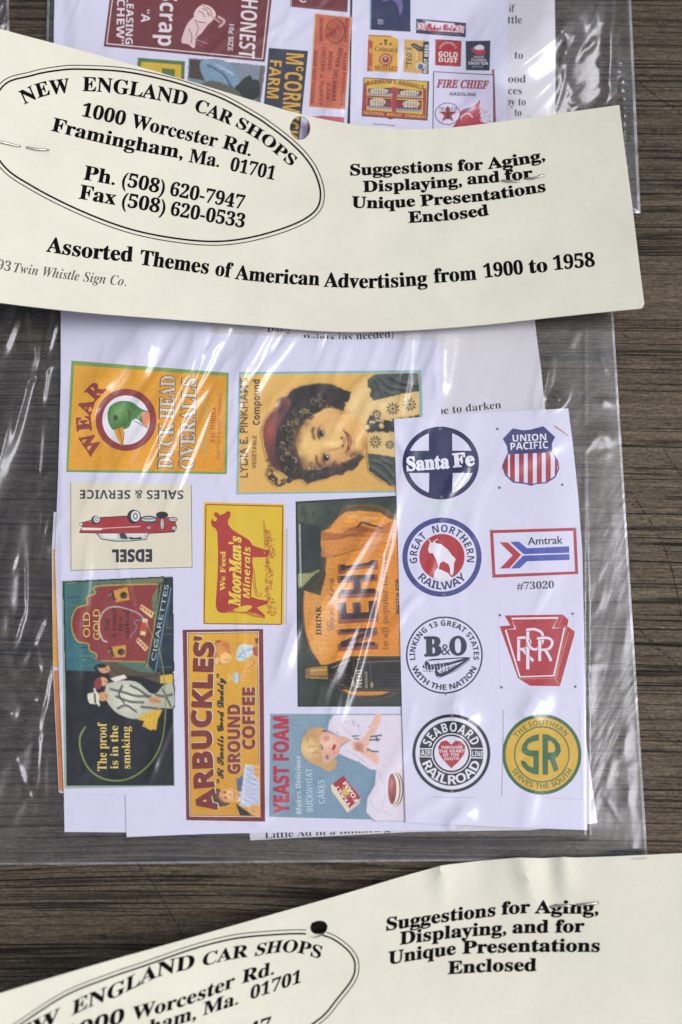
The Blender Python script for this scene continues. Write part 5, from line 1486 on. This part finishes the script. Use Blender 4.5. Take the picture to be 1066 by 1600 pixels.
a = Art(c2, hL, 5e-5, M_BLACK, 4)
a.hole = [(495 + (x - 495) * 1.03, 1452 + (y - 1452) * 1.03) for x, y in HLo]
a.ad('oval_border')
oval_border(a, [(-60, 1655), (22, 1600), (98, 1551), (169, 1522), (225, 1503), (300, 1477), (364, 1461), (421, 1455), (474, 1453), (514, 1458), (542, 1475), (557, 1493), (561, 1510), (556, 1532), (533, 1563), (499, 1600), (420, 1645), (280, 1690), (100, 1740), (-60, 1740), (-110, 1700)], 6)
UPV = (0.10, -1)
a.ad('company_name')
a.TP('NEW', [(-12, 1650), (35, 1625), (92, 1597)], 23, KI, 'sb', 0.012, UPV)
a.TP('ENGLAND', [(112, 1587), (142, 1573), (183, 1557), (205, 1546), (246, 1527), (284, 1517), (303, 1513)], 22.5, KI, 'sb', 0.012, UPV)
a.TP('CAR', [(316, 1510), (352, 1501), (387, 1495)], 20, KI, 'sb', 0.012, (0.14, -1))
a.TP('SHOPS', [(398, 1494), (428, 1489), (454, 1488), (472, 1490), (500, 1498)], 19.5, KI, 'sb', 0.012, (0.26, -1))
a.ad('address_text')
for s, q, h in (('1000', [(98, 1628), (193, 1597)], 22), ('Worcester', [(206, 1595), (293, 1570), (366, 1542)], 21.5), ('Rd.', [(378, 1537), (428, 1522)], 21), ('Framingham,', [(98, 1653), (200, 1626), (306, 1592)], 22),
                ('Ma.', [(317, 1587), (372, 1569)], 21), ('01701', [(391, 1562), (470, 1535)], 20), ('Ph. (508) 620-7947', [(150, 1694), (422, 1610)], 21)):
    a.TP(s, q, h, KI, 'sb', 0.014, UPV)
a.ad('suggestions_text')
for s, q in (('Suggestions', [(604, 1454), (690, 1441), (774, 1431)]), ('for', [(784, 1429), (828, 1426)]), ('Aging,', [(836, 1427), (880, 1427), (935, 1428)]),
             ('Displaying,', [(625, 1476), (710, 1465), (791, 1459)]), ('and', [(801, 1458), (857, 1457)]), ('for', [(868, 1457), (913, 1456)]),
             ('Unique', [(607, 1507), (660, 1498), (712, 1491)]), ('Presentations', [(723, 1490), (830, 1487), (937, 1487)]), ('Enclosed', [(700, 1522), (770, 1518), (838, 1517)])):
    a.TP(s, q, 19.5, KI, 'sb', 0.02, (0.03, -1))
a.flush()
wire('staple', c2, hL, [[(858, 1418, -Z), (862, 1417, Z), (878, 1415, Z * 1.5), (894, 1416, Z * .5)], [(936, 1411, -Z), (932, 1411, Z), (915, 1413, Z * 1.6), (900, 1414, Z * .5)]])

# ================================================================== clear plastic bags
def bilin(q, u, v):
    q = np.array(q, float)
    return ((1 - u) * (1 - v))[..., None] * q[0] + (u * (1 - v))[..., None] * q[1] + (u * v)[..., None] * q[2] + ((1 - u) * v)[..., None] * q[3]

def film(name, quad, h, step, mat, parent):
    q = np.array(quad, float)
    nu = int(max(np.hypot(*(q[1] - q[0])), np.hypot(*(q[2] - q[3]))) / step)
    nv = int(max(np.hypot(*(q[3] - q[0])), np.hypot(*(q[2] - q[1]))) / step)
    U, Vv = np.meshgrid(np.linspace(0, 1, nu + 1), np.linspace(0, 1, nv + 1))
    P = bilin(quad, U, Vv).reshape(-1, 2)
    W = world(P[:, 0], P[:, 1], h(P[:, 0], P[:, 1]))
    i = np.arange(nv)[:, None] * (nu + 1) + np.arange(nu)[None, :]
    F = np.stack([i, i + nu + 1, i + nu + 2, i + 1], -1).reshape(-1, 4)
    return mesh_obj(name, W, F.tolist(), mat, parent, smooth=True)

def bag(label, quad, hfront, hback, step, seams):
    c = world(*np.mean(np.array(quad), 0), 0.0)
    e = bpy.data.objects.new('plastic_bag', None)
    e.empty_display_size = 0.02
    COL.objects.link(e)
    e.location = tuple(c)
    e['_o'] = [float(v) for v in c]
    tag(e, label, 'plastic bag', 'clear plastic bags')
    film('front_film', quad, hfront, step, M_FILM, e)
    film('back_film', quad, hback, 20, M_BACK, e)
    for nm, sq in seams:
        film(nm, sq, lambda x, y: hfront(x, y) + 0.00008, 3, M_SEAM, e)
    return e

MIDQ = [(-60, 470), (957, 470), (1012, 1343), (-60, 1352)]
def rand_ridges(seed, n, box, ang, sd, ln, wd, hg):
    r = np.random.default_rng(seed)
    out = []
    for _ in range(n):
        x, y = r.uniform(box[0], box[2]), r.uniform(box[1], box[3])
        t = math.radians(r.normal(ang, sd)); L = r.uniform(*ln) / 2
        out.append(((x - L * math.cos(t), y + L * math.sin(t)), (x + L * math.cos(t), y - L * math.sin(t)), r.uniform(*wd), r.uniform(*hg) * 0.75 * (1 if r.random() < .75 else -1)))
    return out
MM = 0.001
mid_folds = [((330, 505), (205, 770), 5, .40 * MM), ((352, 510), (255, 720), 4, .34 * MM), ((312, 500), (300, 610), 5, .3 * MM), ((300, 505), (180, 700), 7, .4 * MM), ((245, 520), (215, 600), 9, .5 * MM),
    ((360, 560), (262, 800), 4, .3 * MM), ((480, 500), (370, 640), 6, .3 * MM), ((430, 500), (380, 590), 7, .4 * MM), ((650, 505), (618, 600), 5, .3 * MM), ((700, 520), (690, 625), 8, .4 * MM), ((655, 490), (625, 660), 4, .28 * MM),
    ((620, 790), (540, 1110), 5, .34 * MM), ((585, 940), (530, 1130), 4, .3 * MM), ((570, 950), (510, 1080), 6, .36 * MM), ((600, 800), (480, 990), 4, .24 * MM), ((535, 1070), (520, 1130), 5, .34 * MM),
    ((470, 960), (440, 1060), 8, .4 * MM), ((730, 725), (700, 770), 5, .5 * MM), ((880, 690), (780, 740), 9, .3 * MM), ((600, 640), (660, 750), 5, .2 * MM),
    # left strip
    ((45, 485), (55, 560), 5, .8 * MM), ((55, 555), (20, 690), 6, .9 * MM), ((75, 560), (62, 640), 7, .9 * MM), ((62, 640), (88, 655), 4, .6 * MM), ((66, 650), (58, 760), 4, .6 * MM), ((30, 480), (0, 560), 9, .9 * MM), ((90, 490), (70, 560), 6, .7 * MM),
    ((62, 800), (56, 880), 3, .5 * MM), ((74, 800), (58, 885), 3.5, .5 * MM), ((38, 860), (38, 960), 4, .7 * MM), ((38, 950), (20, 1010), 5, .8 * MM), ((70, 960), (50, 1010), 5, .8 * MM), ((52, 1000), (28, 1045), 6, .8 * MM), ((55, 1005), (62, 1050), 4, .7 * MM), ((80, 1030), (62, 1130), 5, .7 * MM), ((62, 1120), (56, 1240), 5, .6 * MM),
    ((30, 1070), (60, 1100), 8, .9 * MM), ((-10, 1090), (25, 1125), 12, 1.2 * MM), ((20, 1170), (-20, 1260), 14, .7 * MM), ((10, 640), (-10, 760), 14, .7 * MM),
    # right strip
    ((905, 510), (888, 545), 8, .8 * MM), ((935, 545), (952, 585), 6, .8 * MM), ((862, 615), (880, 630), 10, 1.0 * MM), ((935, 625), (965, 630), 7, 1.0 * MM), ((905, 690), (975, 675), 13, 1.5 * MM), ((915, 665), (965, 690), 10, .8 * MM), ((985, 950), (976, 1020), 7, .9 * MM), ((924, 1040), (922, 1120), 5, .6 * MM), ((985, 1130), (970, 1190), 8, .8 * MM), ((960, 1180), (945, 1230), 6, .6 * MM), ((985, 1225), (980, 1260), 6, .7 * MM),
    ((860, 560), (845, 640), 5, .6 * MM), ((700, 1090), (740, 1140), 16, .5 * MM), ((850, 1080), (820, 1130), 12, .5 * MM), ((740, 1260), (700, 1300), 10, .5 * MM)]
mid_folds += [((340, 500), (150, 790), 15, .75 * MM), ((260, 490), (130, 640), 17, .8 * MM), ((430, 495), (345, 640), 14, .55 * MM), ((700, 495), (668, 600), 14, .6 * MM), ((620, 780), (480, 1000), 15, .6 * MM),
    ((60, 500), (-10, 760), 16, 1.0 * MM), ((40, 760), (0, 1000), 15, .9 * MM), ((70, 1000), (20, 1260), 14, .8 * MM)]
mid_folds += rand_ridges(31, 60, (120, 490, 700, 720), 64, 10, (50, 190), (2.5, 6), (.06 * MM, .26 * MM))
mid_folds += rand_ridges(32, 36, (110, 720, 690, 1280), 66, 14, (50, 180), (3, 8), (.05 * MM, .2 * MM))
mid_folds += rand_ridges(33, 46, (-50, 480, 90, 1340), 78, 22, (30, 120), (3, 8), (.15 * MM, .5 * MM))
mid_folds += rand_ridges(34, 30, (905, 480, 1000, 1330), 70, 30, (20, 70), (3, 8), (.12 * MM, .45 * MM))
mid_folds += rand_ridges(35, 26, (620, 650, 920, 1290), 62, 25, (30, 120), (4, 10), (.05 * MM, .2 * MM))
def hMid(x, y):
    over = sstep(30, 120, x) * sstep(1012, 850, x) * sstep(1345, 1280, y)
    seam = np.minimum(sstep(0, 26, (957 + (y - 470) * 0.063) - x), sstep(0, 22, 1343 + (1012 - x) * 0.0085 - y))
    z = 0.0008 + 0.0017 * over + 0.00015 * seam * (1 - over)
    z = z + 0.00014 * noise2(x / 1000, y / 1000, 41, 16, 1.5, 6, 1.6, 0.8) * (0.35 + seam) * (1 - 0.75 * sstep(860, 930, x))
    z = z + 0.0004 * sstep(760, 900, x) * sstep(1010, 930, x) * sstep(1000, 760, y)
    for p0, p1, wd, hg in mid_folds:
        hg = hg * (0.95 if p0[0] < 100 else 0.22 if p0[0] > 880 else 1.5)
        wd = wd * (1.0 if p0[0] < 100 or p0[0] > 880 else 1.35)
        m = (x > min(p0[0], p1[0]) - 4 * wd - 10) & (x < max(p0[0], p1[0]) + 4 * wd + 10) & (y > min(p0[1], p1[1]) - 4 * wd - 30) & (y < max(p0[1], p1[1]) + 4 * wd + 30)
        if m.any():
            z[m] += ridge(x[m], y[m], p0, p1, wd, hg) * (0.25 + 0.75 * seam[m])
    low = 0.00035 + 0.0021 * (sstep(75, 100, x) * sstep(930, 915, x) * sstep(1318, 1306, y))
    z = np.maximum(z, low)
    m = y < 540
    if m.any(): z[m] = np.minimum(z[m], hU(x[m], y[m]) - 0.0009 - 0.0006 * sstep(530, 510, y[m]) + 0.003 * sstep(518, 540, y[m]))
    lift = sstep(1328, 1334, y) * sstep(930, 1000, x) * 0.0014          # rides over the lower card
    return z + lift
bag('clear bag in the middle holding the railway emblem sheet under the full cream card', MIDQ, hMid, lambda x, y: np.full_like(x, 0.00022) + 0.00004 * noise2(x / 1000, y / 1000, 43, 8, 2, 5) + sstep(1326, 1334, y) * sstep(930, 1000, x) * 0.0035, 2.6,
    [('side_seam', [(953.5, 470), (957.2, 470), (1012.3, 1343), (1008, 1343)]), ('bottom_seam', [(-60, 1348.6), (1010, 1339.4), (1012, 1343.3), (-60, 1352.3)])])

TOPQ = [(76, -70), (983, -70), (1001, 333), (70, 333)]
top_folds = [((962, -70), (950, 175), 9, 1.3 * MM), ((905, 40), (880, 100), 10, .8 * MM), ((895, 20), (870, 60), 9, .7 * MM), ((880, 110), (800, 200), 9, .7 * MM), ((850, 130), (770, 205), 8, .6 * MM), ((985, 150), (975, 230), 12, 1.2 * MM), ((985, 240), (992, 320), 10, .9 * MM),
    ((870, 60), (700, 190), 7, .35 * MM), ((830, 60), (720, 180), 6, .35 * MM), ((780, 20), (740, 90), 7, .3 * MM), ((545, 100), (530, 190), 6, .5 * MM), ((535, 130), (515, 185), 8, .5 * MM), ((548, 10), (545, 110), 6, .45 * MM), ((560, 60), (556, 180), 5, .4 * MM), ((420, 0), (300, 110), 5, .2 * MM), ((470, 20), (330, 110), 5, .25 * MM), ((90, 0), (82, 80), 6, .6 * MM), ((640, 60), (600, 150), 7, .3 * MM), ((690, 20), (660, 120), 6, .3 * MM)]
top_folds += rand_ridges(51, 46, (90, -40, 860, 200), 58, 14, (40, 150), (3, 7), (.05 * MM, .22 * MM))
top_folds += rand_ridges(52, 40, (868, -40, 985, 200), 60, 30, (15, 60), (3, 7), (.1 * MM, .45 * MM))
top_folds += [((966 + (k % 2) * 3, -20 + k * 13), (984, -14 + k * 13), 4.5, .55 * MM) for k in range(27)]
def hTop(x, y):
    edge = 983 + (y + 70) * 0.0447
    over = sstep(82, 130, x) * sstep(930, 868, x)
    seam = np.minimum(sstep(0, 24, edge - x), sstep(0, 14, 333 - y)) * sstep(70, 92, x)
    z = 0.0008 + 0.0019 * over + 0.0011 * seam * (1 - over)
    z = z + 0.00014 * noise2(x / 1000, y / 1000, 61, 16, 1.5, 6, 1.4, 0.9) * (0.3 + seam)
    for p0, p1, wd, hg in top_folds:
        m = (x > min(p0[0], p1[0]) - 4 * wd - 10) & (x < max(p0[0], p1[0]) + 4 * wd + 10) & (y > min(p0[1], p1[1]) - 4 * wd - 30) & (y < max(p0[1], p1[1]) + 4 * wd + 30)
        if m.any(): z[m] += ridge(x[m], y[m], p0, p1, wd, hg) * (0.35 + 0.65 * seam[m])
    d = (x - 888) * 0.65 + (y - 112) * 0.76
    tt = (x - 888) * 0.76 - (y - 112) * 0.65
    z = z + 0.0056 * np.minimum(sstep(-180, -58, d), np.clip((58 - d) / 112, 0, 1)) * sstep(-150, -40, tt) * sstep(190, 70, tt) * (0.2 + 0.8 * seam)
    low = 0.00035 + 0.0019 * (sstep(78, 88, x) * sstep(880, 868, x))
    cap = np.where(y > 130, hU(x, y) - 0.0009 + 0.006 * sstep(40, 0, y - (172 - 0.0 * x)) * (x > 560), 0.02)
    cap = np.where((y > 20) & (x < 560), hU(x, y) - 0.0008, cap)
    return np.minimum(np.maximum(z, low), cap)
bag('clear bag at the top of the photo holding grocery and tobacco adverts', TOPQ, hTop, lambda x, y: np.full_like(x, 0.0002) + 0.00004 * noise2(x / 1000, y / 1000, 44, 8, 2, 5), 2.6,
    [('side_seam', [(979.5, -70), (983.2, -70), (1001.2, 333), (996.5, 333)]), ('bottom_seam', [(860, 329.5), (1001, 329.5), (1001, 333.2), (860, 333.2)]), ('side_seam', [(75.8, -70), (79.5, -70), (74, 150), (70.2, 150)])])

CORQ = [(-80, -70), (13, -70), (15, 60), (-80, 100)]
cor_folds = rand_ridges(71, 24, (-20, -30, 14, 60), 80, 18, (25, 90), (2.5, 5), (.2 * MM, .6 * MM))
def hCor(x, y):
    z = 0.0007 + 0.0012 * sstep(14, -6, x) + 0.0002 * noise2(x / 300, y / 300, 72, 10, 1, 4)
    for p0, p1, wd, hg in cor_folds: z = z + ridge(x, y, p0, p1, wd, hg)
    return np.maximum(z, 0.0003)
bag('corner of a clear bag at the upper left beside the bare wood', CORQ, hCor, lambda x, y: np.full_like(x, 0.0002), 2.6, [('side_seam', [(9.5, -70), (13.2, -70), (15.2, 60), (11, 60)])])

# ------------------------------------------------------------------ tidy up
bpy.data.objects.remove(_to)
bpy.data.curves.remove(_tc)
for ob in list(sc.objects):
    if '_o' in ob.keys(): del ob['_o']
